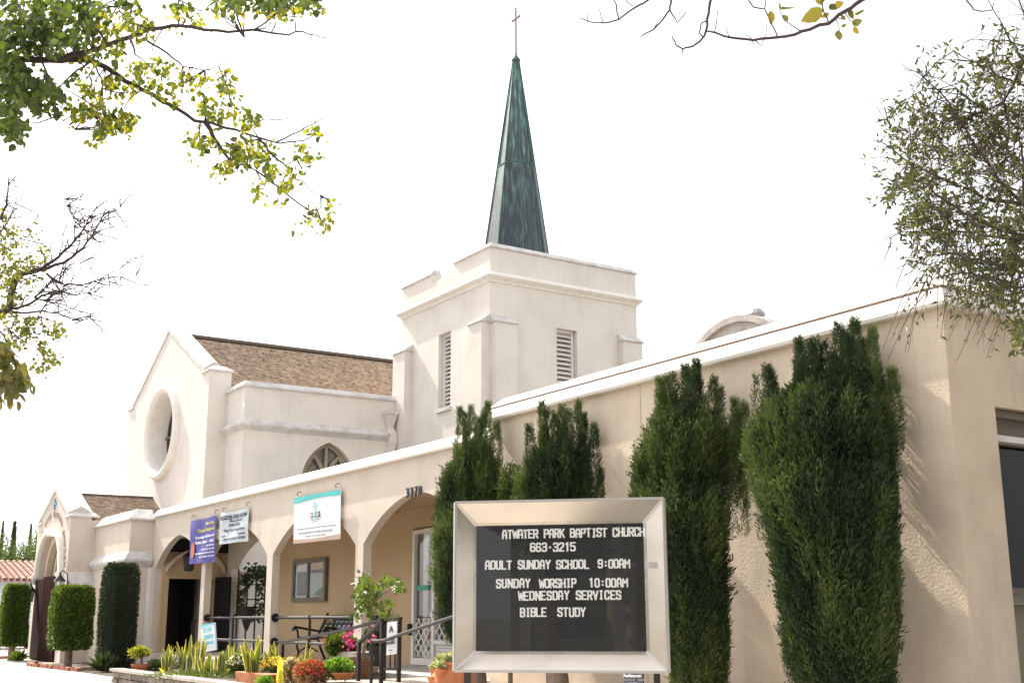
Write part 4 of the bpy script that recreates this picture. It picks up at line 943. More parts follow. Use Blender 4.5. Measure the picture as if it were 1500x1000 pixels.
btext(t, at, [('PostAlarm.com', .05, .96, .68, .48)], 'print_white')
q2 = [aY(px, py_, 6.6) for px, py_ in ((914, 996), (942, 996), (942, 1012), (914, 1012))]
b = MB(); b.add([p for p in q2]+[p+np.array([0, .012, 0]) for p in q2], [(0, 1, 2, 3), (7, 6, 5, 4), (0, 4, 5, 1), (1, 5, 6, 2), (2, 6, 7, 3), (3, 7, 4, 0)]); b.build('panel', 'print_dark', t)
btext(t, lambda u, v, d: (q2[0]*(1-u)+q2[1]*u)*(1-v)+(q2[3]*(1-u)+q2[2]*u)*v-np.array([0, d, 0]), [('ARMED', .25, .75, .5, .3)], 'print_white')
b = MB(); b.tube([((q[0][0]+q[1][0])/2, 6.63, q[0][2]-.02), ((q[0][0]+q[1][0])/2, 6.63, G)], .01, 6); b.build('stake', 'black_iron', t)

# ------------------------------------------------------------------ porch railings
def rail_set(x0, x1, label):
    t = thing('porch_railing', label, 'railing', ((x0+x1)/2, 8.1, -.74), 'black pipe railings between the arcade posts')
    for z in (.0, -.41):
        b = MB(); b.tube([(x0, 8.09, z), (x1, 8.09, z)], .024, 8); b.build('rail', 'black_iron', t, smooth=True)
    xm = x0+(x1-x0)*.45
    b = MB(); b.tube([(xm, 8.09, -.74), (xm, 8.09, .03)], .024, 8); b.build('post', 'black_iron', t, smooth=True)
    for z in (0, -.41):
        b = MB(); b.lathe([(.0, -.025), (.035, -.01), (.035, .03), (0, .045)], (xm, 8.09, z), 8); b.build('fitting', 'black_iron', t, smooth=True)
    for x in (x0+.01, x1-.01):
        for z in (0, -.41):
            b = MB(); b.tube([(x-.012, 8.09, z), (x+.012, 8.09, z)], .075, 12); b.build('flange', 'black_iron', t)
rail_set(-23.70, -20.40, 'black pipe railing between the second and third posts, in front of the trellis')
rail_set(-20.14, -16.79, 'black pipe railing between the third and fourth posts, in front of the bench')
t = thing('handrail', 'short curved black handrail by the open black door', 'railing', (-25, 8.3, -.74))
p0, p1 = aY(282, 908, 8.6), aY(296, 908, 8.2)
b = MB(); b.tube([(p0[0]-.1, 8.6, -.74), (p0[0], 8.6, -.12), (p0[0]+.08, 8.58, -.07), (p1[0], 8.3, -.07)], .02, 7); b.build('rail', 'black_iron', t, smooth=True)
# ramp handrail and stair rail in front of the porch
def pline(pts, Y): return [aY(x, y, Y) for x, y in pts]
t = thing('ramp_railing', 'black square tube ramp railing sloping down behind the snake plants', 'railing', (-14, 6.9, G))
Y1 = 6.9; P = pline([(412, 941), (518, 919), (560, 907), (587, 905)], Y1)
for i in range(3): b = MB(); b.beam(P[i], P[i+1]+(P[i+1]-P[i])*.005, .05, .03); b.build('rail', 'black_iron', t)
for px, py_ in ((414, 943), (563.5, 909), (585.5, 907)):
    p = aY(px, py_, Y1); b = MB(); b.box(p[0]-.022, p[0]+.022, Y1-.02, Y1+.02, G, p[2]); b.build('post', 'black_iron', t)
pa_, pb_ = aY(563.5, 979, Y1), aY(585.5, 979, Y1); b = MB(); b.beam(pa_, pb_, .03, .03); b.build('lower_rail', 'black_iron', t)
for k in (.35, .68):
    x = pa_[0]*(1-k)+pb_[0]*k; b = MB(); b.box(x-.01, x+.01, Y1-.008, Y1+.008, pa_[2], -.03); b.build('baluster', 'black_iron', t)
t = thing('stair_railing', 'black stair railing with a bent top in front of the ficus pot', 'railing', (-13.7, 6.6, G))
P = pline([(526, 941), (551, 918), (560, 907)], 6.6)
for i in range(2): b = MB(); b.beam(P[i], P[i+1], .05, .028); b.build('rail', 'black_iron', t)
p = P[0]; b = MB(); b.box(p[0]-.022, p[0]+.022, 6.58, 6.62, G, p[2]); b.build('post', 'black_iron', t)
p = P[2]; b = MB(); b.box(p[0]-.02, p[0]+.02, 6.58, 6.62, G, p[2]); b.build('post', 'black_iron', t)
t = thing('handrail', 'slim black handrail curving up past the white rail sign towards the door', 'railing', (-13.2, 6.4, G))
P = pline([(545, 938), (552, 938.5), (564, 937), (580, 931), (612, 920), (648, 908), (672, 900)], 6.4)
b = MB(); b.tube(P, .02, 8); b.build('rail', 'black_iron', t, smooth=True)
for k in (0, 6): b = MB(); b.tube([(P[k][0], 6.4, G), P[k]], .02, 8); b.build('post', 'black_iron', t)
t, q, at = flat_sign('rail_sign', 'narrow white church notice fixed to the ramp railing', 'sign', [(567, 911), (581, 909), (580.5, 957), (566, 959)], 6.84, 'banner_white')
btext(t, at, [('A', .3, .75, .32, .2), ('FACE MASKS', .12, .9, .58, .06), ('REQUIRED', .12, .9, .68, .08), ('thank you', .28, .7, .87, .025)], 'print_dark')

# bench
def bench():
    p = aY(480, 972, 8.95); x0, x1 = aY(455, 930, 9.0)[0], aY(455, 930, 9.0)[0]+1.35; zf = -.74
    t = thing('bench', 'black cast iron bench with slatted back against the porch wall', 'bench', ((x0+x1)/2, 9.0, zf))
    for x in (x0, x1):
        b = MB()
        b.tube([(x, 8.72, zf), (x, 8.78, zf+.12), (x, 8.74, zf+.24), (x, 8.76, zf+.38), (x, 9.15, zf+.36), (x, 9.2, zf+.2), (x, 9.3, zf)], .022, 6)
        b.tube([(x, 8.76, zf+.38), (x, 8.74, zf+.52), (x, 8.66, zf+.57), (x, 8.64, zf+.53), (x, 8.68, zf+.52)], .02, 6)
        b.tube([(x, 8.68, zf+.58), (x, 8.85, zf+.55), (x, 9.15, zf+.5)], .022, 6)
        b.tube([(x, 9.12, zf+.36), (x, 9.22, zf+.58), (x, 9.33, zf+.82)], .024, 6)
        b.tube([(x, 8.8, zf+.15), (x, 8.95, zf+.24), (x, 9.15, zf+.14)], .014, 6)
        b.build('iron_end', 'black_iron', t, smooth=True)
    for i in range(6): MB().box(x0, x1, 8.77+i*.065, 8.82+i*.065, zf+.385, zf+.405).build('seat_slat', 'black_door', t)
    for i in range(3):
        z = zf+.5+i*.13; y = 9.17+i*.06; b = MB(); b.beam((x0, y, z), (x1, y, z), .02, .04); b.build('back_slat', 'black_iron', t)
    n = 7
    for i in range(n):
        xa = x0+(x1-x0)*i/n; xb = x0+(x1-x0)*(i+1)/n; b = MB(); b.beam((xa, 9.17, zf+.5), (xb, 9.29, zf+.76), .014, .014); b.beam((xb, 9.16, zf+.5), (xa, 9.28, zf+.76), .014, .014); b.build('back_lattice', 'black_iron', t)
bench()
t = thing('notice_stand', 'pale panel in a black frame standing behind the bench', 'board', (-19, 9.42, -.74))
p0, p1 = aY(490, 897, 9.42), aY(553, 897, 9.42)
MB().prism([[(p0[0], -.74), (p1[0], -.74), (p1[0], .03), (p0[0], .03)], [(p0[0]+.06, -.6), (p0[0]+.06, -.05), (p1[0]-.07, -.05), (p1[0]-.07, -.6)]], 'Y', 9.40, 9.44).build('frame', 'black_iron', t)
MB().box(p0[0]+.05, p1[0]-.06, 9.41, 9.43, -.61, -.04).build('panel', 'banner_white', t)
# hanging lamp behind the blue banner
p = aY(276, 838, 8.5); t = thing('porch_lantern', 'dark hanging lantern behind the blue banner', 'lantern', (p[0], 8.5, .9))
b = MB(); b.lathe([(.05, 0), (.1, .02), (.14, .3), (.16, .32), (.04, .42)], (p[0], 8.5, 1.0), 6); b.build('cage', 'black_iron', t)
b = MB(); b.tube([(p[0], 8.5, 1.4), (p[0], 8.5, 1.74)], .012, 5); b.build('chain', 'black_iron', t)

# ------------------------------------------------------------------ planter wall, borders
pw = thing('planter_wall', 'low split stone planter wall with a pale cap along the pavement', 'wall', (-18, 5.65, G))
yb0, yb1 = 5.56, 5.74
bx_ = -20.95; blk = []; x = bx_
for row, (z0_, z1_) in enumerate(((G, G+.095), (G+.10, G+.195))):
    x = bx_-.12*(row % 2)
    while x < -14.2:
        l = rng.uniform(.24, .42); xa = max(x, bx_); xb = min(x+l-.012, -14.2)
        if xb-xa > .05:
            b = MB(); yy = yb0+rng.uniform(-.015, .02); n1 = [rng.uniform(-.02, .012) for _ in range(4)]
            xm = (xa+xb)/2+rng.uniform(-.05, .05)
            b.add([(xa, yy+.01, z0_), (xm, yy+n1[0], z0_+.01), (xb, yy+.01, z0_), (xb, yb1, z0_), (xa, yb1, z0_), (xa, yy+.01, z1_), (xm, yy+n1[1], z1_-.01), (xb, yy+.01, z1_), (xb, yb1, z1_), (xa, yb1, z1_)],
                  [(0, 4, 3, 2, 1), (5, 6, 7, 8, 9), (0, 1, 6, 5), (1, 2, 7, 6), (2, 3, 8, 7), (3, 4, 9, 8), (4, 0, 5, 9)])
            b.build('stone_block', 'stone_block', pw)
        x += l
x = bx_-.02
while x < -14.2:
    b = MB(); b.box(x, min(x+.39, -14.2), yb0-.03, yb1+.01, G+.2, G+.245); b.build('cap_stone', 'stone_cap', pw, bevel=.004); x += .4
MB().box(-20.95, -20.8, 5.75, 7.7, G, G+.2).build('end_wall', 'stone_block', pw)
def brick_border(label, pts, n):
    t = thing('brick_border', label, 'edging', (*pts[0], G)); L_ = [np.linalg.norm(np.subtract(pts[i+1], pts[i])) for i in range(len(pts)-1)]
    for (a, c), l in zip(zip(pts, pts[1:]), L_):
        k = int(l/.24); a = np.array(a); c = np.array(c); d = (c-a)/l; nn = np.array([d[1], -d[0]])
        for i in range(k):
            m_ = a+d*(i+.5)*l/k+nn*rng.uniform(-.02, .02); b = MB(); b.obox((m_[0], m_[1], G+.05+rng.uniform(0, .015)), (d[0]*.11, d[1]*.11, rng.uniform(-.01, .01)), (nn[0]*.05, nn[1]*.05, 0), (0, 0, .035)); b.build('brick', 'brick', t)
    return t
brick_border('red brick edging around the square clipped bush right of the doors', [(-30.3, 6.3), (-29.2, 5.9), (-25.4, 6.1)], 10)
brick_border('red brick edging around the clipped bush left of the doors', [(-37.0, 6.6), (-35.0, 6.1), (-34.3, 6.4)], 8)
for x0, x1, y0, y1 in ((-30.3, -21.0, 6.1, 7.46), (-37, -34.3, 6.5, 7.4)): plane('bed_soil', x0, x1, y0, y1, G+.03, 'soil')

# ------------------------------------------------------------------ foliage helpers
def shrub_cloud(name, parent, c, rad, n, L, Wd, mt, shape='box', up=.4, shell=.25, fold=.15, tintz=None, wob=.08):
    """leaf shell of a clipped or round plant; c centre, rad half sizes"""
    P = rng.normal(size=(n, 3)); P = unit(P)
    if shape == 'box':
        e = 10.0; P = P/(np.sum(np.abs(P)**e, axis=1, keepdims=True)**(1/e))
    R_ = 1-shell*rng.random((n, 1))**1.6
    bump = 1+wob*(np.sin(P[:, :1]*9+P[:, 2:]*7)+np.sin(P[:, 1:2]*11-P[:, 2:]*5))*.5
    Q = np.array(c)+P*R_*bump*np.array(rad); D = unit(P*1.0+rng.normal(size=(n, 3))*.7+np.array([0, 0, up]))
    return leaf_obj(name, Q, D, L*rng.uniform(.7, 1.2, n), Wd*rng.uniform(.7, 1.2, n), mt, parent, fold=fold)
def blob(c, rad, n=14, m_=10, e=2.0, wob=.06, seed=0):
    b = MB(); vs = []; rr = np.random.default_rng(seed)
    for j in range(m_+1):
        ph = -math.pi/2+math.pi*j/m_
        for i in range(n):
            th = 2*math.pi*i/n; p = np.array([math.cos(ph)*math.cos(th), math.cos(ph)*math.sin(th), math.sin(ph)])
            if e > 2: p = p/(np.sum(np.abs(p)**e)**(1/e))
            vs.append(np.array(c)+p*np.array(rad)*(1+rr.uniform(-wob, wob)))
    b.add(vs, [(j*n+i, j*n+(i+1) % n, (j+1)*n+(i+1) % n, (j+1)*n+i) for j in range(m_) for i in range(n)])
    return b

# clipped bushes
def topiary(pxl, pxr, pyt, pyb, Y, label, trunk, mt='box_leaf', n=16000, leaf=(.06, .04), e='box', dep=.95, name='clipped_bush', grp=None):
    a, c = aY(pxl, pyb, Y), aY(pxr, pyb, Y); q = aY((pxl+pxr)/2, pyt, Y); F_ = q@h_; w2 = (pxr-pxl)/1755*F_/2
    zt_, zb2 = q[2], aY((pxl+pxr)/2, pyb, Y)[2]; cc = np.array([q[0], q[1], (zt_+zb2)/2]); k = w2/(abs(r_[0])+abs(r_[1]))*dep*1.12
    if zb2 < G+.02: pass
    t = thing(name, label, 'bush', (cc[0], cc[1], G), grp)
    hz = (zt_-zb2)/2
    shrub_cloud('foliage', t, cc, (k, k, hz), n, leaf[0], leaf[1], mt, shell=.14, wob=.05)
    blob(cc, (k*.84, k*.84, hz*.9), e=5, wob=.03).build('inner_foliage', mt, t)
    b = MB(); b.tube([(cc[0], cc[1], G), (cc[0]+.03, cc[1], zb2+.3)], [.09, .07], 9); b.build('trunk', 'bark_light', t, smooth=True)
topiary(75, 141, 860, 949, 6.35, 'bright green square clipped bush just right of the brown doors', True)
topiary(4, 46, 858, 944, 6.3, 'bright green square clipped bush left of the brown doors', True)
topiary(149, 207, 828, 980, 6.75, 'tall dark clipped cypress column beside the corner bay', True, 'dark_leaf', 20000, (.055, .02), name='cypress_column')

# wall cypresses built from upright scaly sprays
def near_y(z, z1):   # how close the crown comes to the wall: the upper third leans on it
    return 7.36+.28*np.clip((z-(z1-.95))/.3, 0, 1)
def cypress(label, Y, pxc, outline, spires, n, base_y, trunk_px, mt='cypress_leaf', depth=.8, tuft=.15):
    C0 = aY(pxc, 800, Y); F_ = C0@h_; C0 = np.array([C0[0], C0[1], 0])
    Z = lambda py: aF(pxc, py, F_)[2]
    LAT = lambda px, py: (aF(px, py, F_)-C0)@np.array([r_[0], r_[1], 0])
    ol = sorted([(Z(y), LAT(xl, y), LAT(xr, y)) for y, xl, xr in outline]); zz = np.array([o[0] for o in ol]); wl = np.array([o[1] for o in ol]); wr_ = np.array([o[2] for o in ol])
    t = thing('cypress', label, 'tree', (C0[0], C0[1], G), 'tall cypresses along the wing wall')
    z0, z1 = zz[0], zz[-1]
    def dep(z):
        l = np.interp(z, zz, wl); r = np.interp(z, zz, wr_); return l, r, (r-l)/2*depth
    rh = np.array([r_[0], r_[1], 0]); fh = np.array([h_[0], h_[1], 0]); vd = np.array([C0[0]/C0[1], 1, 0])
    def shift(z):
        l, r, dd = dep(z); ky = np.sqrt((.84*(r-l)/2)**2+(.54*dd)**2); return near_y(z, z1)-ky-Y
    def mv(P): P += vd*np.atleast_1d(shift(P[:, 2]))[:, None]; P[:, 1] = np.minimum(P[:, 1], 7.66); return P
    V = []; D = []; T = []
    z = z0+(z1-z0)*rng.random(n); th = rng.random(n)*2*np.pi
    l, r, dd = dep(z); cxx = (l+r)/2; rx = (r-l)/2*.89
    clump = .5*np.sin(th*7+np.sin(z*2.3)*1.5)+.5*np.sin(th*13+z*1.7+1)+.4*np.sin(z*6+th*4)
    k = (1+.10*clump)*(1-.22*rng.random(n)**2)
    taper_ = np.clip((z1+.12-z)/.5, .35, 1)**.5; taper_ *= np.clip((z-z0+.15)/.4, .3, 1)**.5
    P = C0+rh*(cxx+rx*k*taper_*np.cos(th))[:, None]+fh*(-dd*k*taper_*np.sin(th))[:, None]; P[:, 2] = z; mv(P)
    out = rh*np.cos(th)[:, None]+fh*(-np.sin(th))[:, None]
    Dr = unit(out*.42+np.array([0, 0, 1.])+rng.normal(size=(n, 3))*.22)
    Ps = [P]; Ds = [Dr]; Ls = [tuft*rng.uniform(.6, 1.25, n)]; Ts = [np.clip(.25+.3*clump+rng.normal(size=n)*.15, 0, 1)]
    # plumes: narrow upright spindles over the surface and at the top
    for si, (px, py) in enumerate(spires+[(p+rng.uniform(-12, 12), y+rng.uniform(18, 75)) for p, y in spires]):
        zt_ = Z(py); lat = LAT(px, py); lim = dep(z1-.1); dp_ = rng.uniform(-.7, .75)*lim[2]*.8*(1 if si else 0)
        m_ = 420; s = rng.random(m_)**.85; hh = rng.uniform(.7, 1.0); rw_ = rng.uniform(.05, .08); rad = (.006+rw_*np.minimum(1, (1-s)*1.7)**.9)*(.75+.25*rng.random(m_)); a = rng.random(m_)*2*np.pi; bend = rng.normal()*.03
        pp = C0+rh*(lat+(1-s)*.06*(-1 if lat > 0 else 1)+bend*s*(1-s)+rad*np.cos(a))[:, None]+fh*(dp_+rad*np.sin(a))[:, None]; pp[:, 2] = zt_-hh+hh*s+.05; mv(pp)
        Ps.append(pp); Ds.append(unit(np.array([0, 0, 1.])+(rh*np.cos(a)[:, None]+fh*np.sin(a)[:, None])*.4+rng.normal(size=(m_, 3))*.12)); Ls.append(np.full(m_, tuft*.5)); Ts.append(np.clip(rng.random(m_)*.5+rng.uniform(0, .4), 0, 1))
    np_ = n//160
    for i in range(np_):
        zc = rng.uniform(z0, z1-.35); a0 = rng.random()*2*np.pi; l, r, dd = dep(zc+.2); m_ = 60; s = rng.random(m_); hh = rng.uniform(.3, .6); rad = .055*(1-s)**.5; a = rng.random(m_)*2*np.pi
        kk = .88+.06*rng.random()
        base = C0+rh*((l+r)/2+(r-l)/2*kk*math.cos(a0))+fh*(-dd*kk*math.sin(a0)); ou = rh*math.cos(a0)-fh*math.sin(a0)
        pp = base+ou*(.05*s)[:, None]+rh*(rad*np.cos(a))[:, None]+fh*(rad*np.sin(a))[:, None]; pp[:, 2] = zc+hh*s; mv(pp)
        Ps.append(pp); Ds.append(unit(np.array([0, 0, 1.])+ou*.3+rng.normal(size=(m_, 3))*.2)); Ls.append(np.full(m_, tuft*.6)); Ts.append(np.clip(rng.normal(size=m_)*.15+rng.uniform(.1, .7), 0, 1))
    P = np.concatenate(Ps); Dr = np.concatenate(Ds); L_ = np.concatenate(Ls); T_ = np.concatenate(Ts); T_ = np.clip(T_+.35*np.sin(P[:, 2]*3.1+P[:, 0]*5+1.3*np.sin(P[:, 0]*9))-.12, 0, 1)
    # every spray = 6 small scale leaves along its axis
    VV = []; FF = []; TT = []; o = 0
    for j in range(9):
        s = j/9; a = rng.random(len(P))*2*np.pi; u1 = unit(np.cross(Dr, np.array([.3, .5, .1]))); u2 = np.cross(Dr, u1)
        side = u1*np.cos(a)[:, None]+u2*np.sin(a)[:, None]
        v, f = leaves(P+Dr*(L_*s)[:, None]+side*.006, unit(Dr+side*.5), L_*.42*(1-.4*s), L_*.085, .05)
        VV.append(v); FF.append(f+o); o += len(v); TT.append(np.repeat(T_, 4))
    raw('foliage', np.concatenate(VV), np.concatenate(FF), mt, t, np.concatenate(TT))
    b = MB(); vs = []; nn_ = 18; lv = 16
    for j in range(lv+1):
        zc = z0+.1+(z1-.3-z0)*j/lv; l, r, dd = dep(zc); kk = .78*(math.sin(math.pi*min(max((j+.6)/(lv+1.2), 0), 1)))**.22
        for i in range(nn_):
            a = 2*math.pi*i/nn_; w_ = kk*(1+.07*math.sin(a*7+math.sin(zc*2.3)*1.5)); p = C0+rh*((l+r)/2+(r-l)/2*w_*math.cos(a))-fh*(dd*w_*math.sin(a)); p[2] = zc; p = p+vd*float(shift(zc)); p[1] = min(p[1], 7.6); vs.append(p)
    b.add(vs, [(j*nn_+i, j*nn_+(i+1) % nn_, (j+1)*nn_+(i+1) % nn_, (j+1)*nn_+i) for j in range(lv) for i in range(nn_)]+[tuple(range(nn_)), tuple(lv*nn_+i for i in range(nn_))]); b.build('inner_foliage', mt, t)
    zc_ = z0+.5; lr = dep(zc_); tp = C0+rh*((lr[0]+lr[1])/2)+vd*float(shift(zc_)); tp[2] = 0; b = MB(); pts = [(tp[0], tp[1], G), (tp[0]+.02, tp[1], -.8), (tp[0]-.02, tp[1], -.5), (tp[0], tp[1], z0+.8)]
    b.tube(pts, [.16, .12, .11, .08], 10); b.build('trunk', 'bark_light', t, smooth=True)
    return t
cypress('narrow dark cypress with several pointed tips, leftmost against the wing wall', 6.9, 695,
        [(655, 655, 732), (675, 651, 735), (700, 645, 737), (760, 641, 740), (800, 637, 742), (850, 637, 745), (900, 645, 750), (950, 658, 750), (972, 672, 745)], [(672, 588), (690, 587), (681, 595), (703, 600), (716, 577), (711, 590), (730, 612)], 6500, 975, 718)
cypress('broad cypress with a feathery flaring top, directly behind the message board', 6.9, 816,
        [(660, 768, 868), (675, 758, 870), (700, 756, 870), (735, 757, 862), (800, 758, 862), (900, 772, 860), (950, 790, 852), (972, 800, 850)], [(792, 583), (800, 592), (812, 600), (824, 590), (836, 590), (849, 583), (862, 598), (872, 618), (772, 622)], 8500, 975, 830)
cypress('tall cypress rising just right of the message board', 6.88, 1020,
        [(605, 942, 1066), (630, 932, 1078), (650, 931, 1074), (680, 928, 1062), (720, 926, 1060), (760, 930, 1060), (800, 940, 1061), (850, 955, 1062), (900, 968, 1062), (940, 975, 1060), (1000, 985, 1058), (1050, 995, 1050)], [(961, 547), (972, 545), (985, 538), (1000, 532), (1021, 517), (1012, 545), (1045, 550), (1060, 560), (1078, 582), (1088, 590)], 10500, 1010, 1030)
cypress('widest and tallest cypress, rightmost against the wing wall near the corner', 6.88, 1203,
        [(568, 1130, 1302), (600, 1098, 1306), (640, 1093, 1307), (680, 1092, 1307), (720, 1101, 1308), (760, 1117, 1308), (800, 1128, 1309), (850, 1140, 1309), (900, 1148, 1309), (950, 1153, 1308), (1000, 1165, 1306), (1060, 1180, 1300)], [(1120, 535), (1130, 540), (1163, 497), (1172, 505), (1186, 500), (1200, 488), (1211, 495), (1222, 478), (1236, 490), (1251, 466), (1262, 480), (1273, 484), (1290, 490), (1298, 505)], 15000, 1010, 1230)
t = thing('small_bush', 'small dark straggly bush between the two left cypresses', 'bush', (*aY(745, 800, 7.4)[:2], G))
c = aY(747, 722, 7.3)
shrub_cloud('foliage', t, c, (.13, .13, .33), 1500, .06, .02, 'cypress_leaf', shape='round', up=.8, shell=.8)
b = MB(); b.tube([(c[0], c[1], G), (c[0], c[1], c[2])], .03, 6); b.build('stem', 'bark_light', t)

# ------------------------------------------------------------------ plants in the bed
def blade_plant(label, px, pyb, pyt, n, Y, spread=.12, mt='snake_leaf', wd=.07, lean=.3, name='snake_plant', tall=None, grp='snake plants in the stone planter'):
    p = aY(px, pyb, Y); z0 = max(p[2], G+.1); ht = aY(px, pyt, Y)[2]-z0
    t = thing(name, label, 'plant', (p[0], p[1], z0), grp)
    for i in range(n):
        a = rng.random()*6.28; r0_ = spread*rng.random(); bx, by = p[0]+r0_*math.cos(a), p[1]+r0_*math.sin(a); hh = ht*(1 if i == 0 else rng.uniform(.55, .95)); la = a if i else 0; ln_ = lean*hh*rng.uniform(.2, 1.3)*(1 if i else .4)
        fa = rng.random()*3.14; V = []; T = []; m_ = 9; w0 = wd*rng.uniform(.75, 1.2)
        for j in range(m_+1):
            s = j/m_; wv = w0*(.55+.9*s-1.45*s**3.2 if s < 1 else 0.0); wv = max(wv, .002); tw_ = fa+s*.7*(1 if i % 2 else -1); c = np.array([bx+ln_*s*s*math.cos(la), by+ln_*s*s*math.sin(la), z0+hh*s]); ax = np.array([math.cos(tw_), math.sin(tw_), 0]); dn = np.array([-ax[1], ax[0], 0])
            for k, tt in ((-1, 1), (-.78, .85), (-.68, 0), (0, .1), (.68, 0), (.78, .85), (1, 1)): V.append(c+ax*wv*.5*k*1.3+dn*wv*.22*(1-k*k)*-1); T.append(tt if s < .97 else 1)
        F = [(j*7+k, j*7+k+1, j*7+k+8, j*7+k+7) for j in range(m_) for k in range(6)]
        raw('leaf', V, F, mt, t, T, smooth=True)
    return t
BL = [(247, 982, 942, 5, 6.3, 'thin snake plant at the left end of the planter'), (269, 983, 928, 6, 6.5, 'tall snake plant left of the yard sign'), (288, 984, 933, 5, 6.3, 'snake plant leaning just left of the yard sign'),
      (303, 985, 955, 5, 6.2, 'low snake plant right under the yard sign'), (320, 984, 943, 5, 6.3, 'snake plant just right of the yard sign'), (341, 978, 940, 4, 6.6, 'sparse snake plant between the yard sign and the trough'),
      (372, 986, 928, 7, 6.2, 'tall snake plant growing in the terracotta trough'), (401, 975, 938, 4, 6.7, 'snake plant behind the yellow flowers'), (440, 1004, 940, 5, 6.0, 'snake plant with long leaning leaves in front of the ramp railing')]
for px, yb_, yt_, n_, Y_, lb in BL: blade_plant(lb, px, yb_, yt_, n_+4, Y_)
blade_plant('bright yellow sword leaf low at the left front of the planter', 247, 1006, 975, 3, 5.85, .05, 'snake_yellow', .07, .5, 'sword_plant', grp='bright yellow sword plants')
blade_plant('single broad bright yellow leaf standing before the ramp railing post', 409, 1006, 961, 2, 5.85, .02, 'snake_yellow', .09, .05, 'sword_plant', grp='bright yellow sword plants')
# tall leaning blade
p = aY(436, 1000, 6.0); q = aY(450, 933, 6.0)

def pot(px, pyt, pyb, w_px, Y, mt, t, name='pot', prof=None):
    p = aY(px, pyb, Y); q = aY(px, pyt, Y); F_ = p@h_; r = w_px/1755*F_/2; z0 = p[2]; hh = q[2]-z0
    pr = prof or [(.62, 0), (.8, .45), (.93, .78), (1.0, .8), (1.0, 1.0), (.9, 1.0), (.88, .86)]
    b = MB(); b.lathe([(r*a, hh*c) for a, c in pr], (p[0], p[1], z0), 22); b.build(name, mt, t, smooth=True); return np.array([p[0], p[1], z0]), r, hh
def flower_clump(label, px, pyt, pyb, wpx, Y, leafm, bloomm, nl=1200, nb=350, name='flowering_plant', ls=.045, stem=True, flat=1.0):
    p = aY(px, pyb, Y); q = aY(px, pyt, Y); F_ = p@h_; r = wpx/1755*F_/2; z0 = max(p[2], G+.05); hz = (q[2]-z0)/2; c = np.array([p[0], p[1], z0+hz])
    t = thing(name, label, 'plant', (p[0], p[1], z0))
    shrub_cloud('foliage', t, c, (r, r, hz), nl, ls, ls*.6, leafm, shape='round', shell=.8, up=.5, wob=.2)
    if bloomm:
        n = nb; P = unit(rng.normal(size=(n, 3))); P[:, 2] = np.abs(P[:, 2])*.9+.05; Q = c+P*np.array([r, r, hz])*rng.uniform(.8, 1.12, (n, 1))
        leaf_obj('blossoms', Q, unit(rng.normal(size=(n, 3))+np.array([0, -.4, .6])), ls*.8, ls*.8, bloomm, t, fold=.05)
    return t
t = thing('bonsai_pot', 'small flat topped bonsai in a red bowl on the planter corner', 'potted plant', aY(207, 986, 6.0))
c, r, hh = pot(207, 972, 986, 30, 6.0, 'terracotta', t, prof=[(.5, 0), (.8, .4), (1, .9), (1.02, 1), (.92, 1), (.9, .8)])
q = aY(205, 955, 6.0); b = MB(); b.tube([(c[0], c[1], c[2]+hh*.7), (c[0]-.03, c[1], c[2]+hh+.08), (q[0]+.02, q[1], q[2])], [.025, .018, .01], 6); b.tube([(c[0]-.03, c[1], c[2]+hh+.06), (q[0]+.12, q[1]+.03, q[2])], .01, 5); b.build('trunk', 'bark', t)
shrub_cloud('foliage', t, q+np.array([0, 0, .0]), (.17, .17, .085), 500, .05, .035, 'sun_leaf', shape='round', shell=.9, up=.5)
flower_clump('low dark plant beside the red bowl', 228, 966, 984, 26, 6.2, 'vine_leaf', None, 500, name='low_plant')
flower_clump('low dark plant at the foot of the left arcade pier', 250, 966, 984, 34, 6.9, 'vine_leaf', None, 500, name='low_plant')
flower_clump('white flowering clump behind the terracotta trough', 352, 958, 988, 34, 6.5, 'green_leaf', 'white_bloom', 1200, 380)
flower_clump('pale flowering clump between the yellow flowers and the red ones', 425, 962, 1003, 26, 6.3, 'red_leaf', 'white_bloom', 700, 160)
flower_clump('yellow flowering clump right of the trough', 400, 962, 992, 38, 6.4, 'green_leaf', 'yellow_bloom', 700, 420)
flower_clump('round red flowering succulent in front of the bench', 455, 967, 1008, 46, 6.0, 'rust_bloom', 'red_bloom', 1700, 420)
flower_clump('bright green leafy plant at the bottom edge before the trough', 387, 990, 1012, 24, 5.85, 'lime_leaf', None, 500, name='low_plant')
flower_clump('ground hugging plants along the planter bed', 300, 982, 992, 150, 6.15, 'green_leaf', None, 2600, name='ground_cover', ls=.03)
t = thing('trough', 'long terracotta trough holding a snake plant', 'planter', aY(366, 1000, 6.1)); p0, p1 = aY(345, 997, 6.05), aY(388, 997, 6.05)
z1_ = aY(366, 985, 6.05)[2]; b = MB(); b.prism([[(p0[0], p0[2]-.03), (p1[0], p0[2]-.03), (p1[0]+.02, z1_-.03), (p1[0]+.035, z1_-.03), (p1[0]+.035, z1_), (p0[0]-.035, z1_), (p0[0]-.035, z1_-.03), (p0[0]-.02, z1_-.03)]], 'Y', 6.05, 6.3); b.build('trough_body', 'terracotta', t, bevel=.006)
t = thing('potted_lettuce', 'bright green leafy plant in a low clay pot left of the ficus', 'potted plant', aY(497, 992, 6.3)); pot(502, 984, 994, 34, 6.3, 'terracotta', t)
q = aY(496, 978, 6.3); shrub_cloud('foliage', t, q, (.17, .17, .1), 700, .06, .045, 'lime_leaf', shape='round', shell=.8)
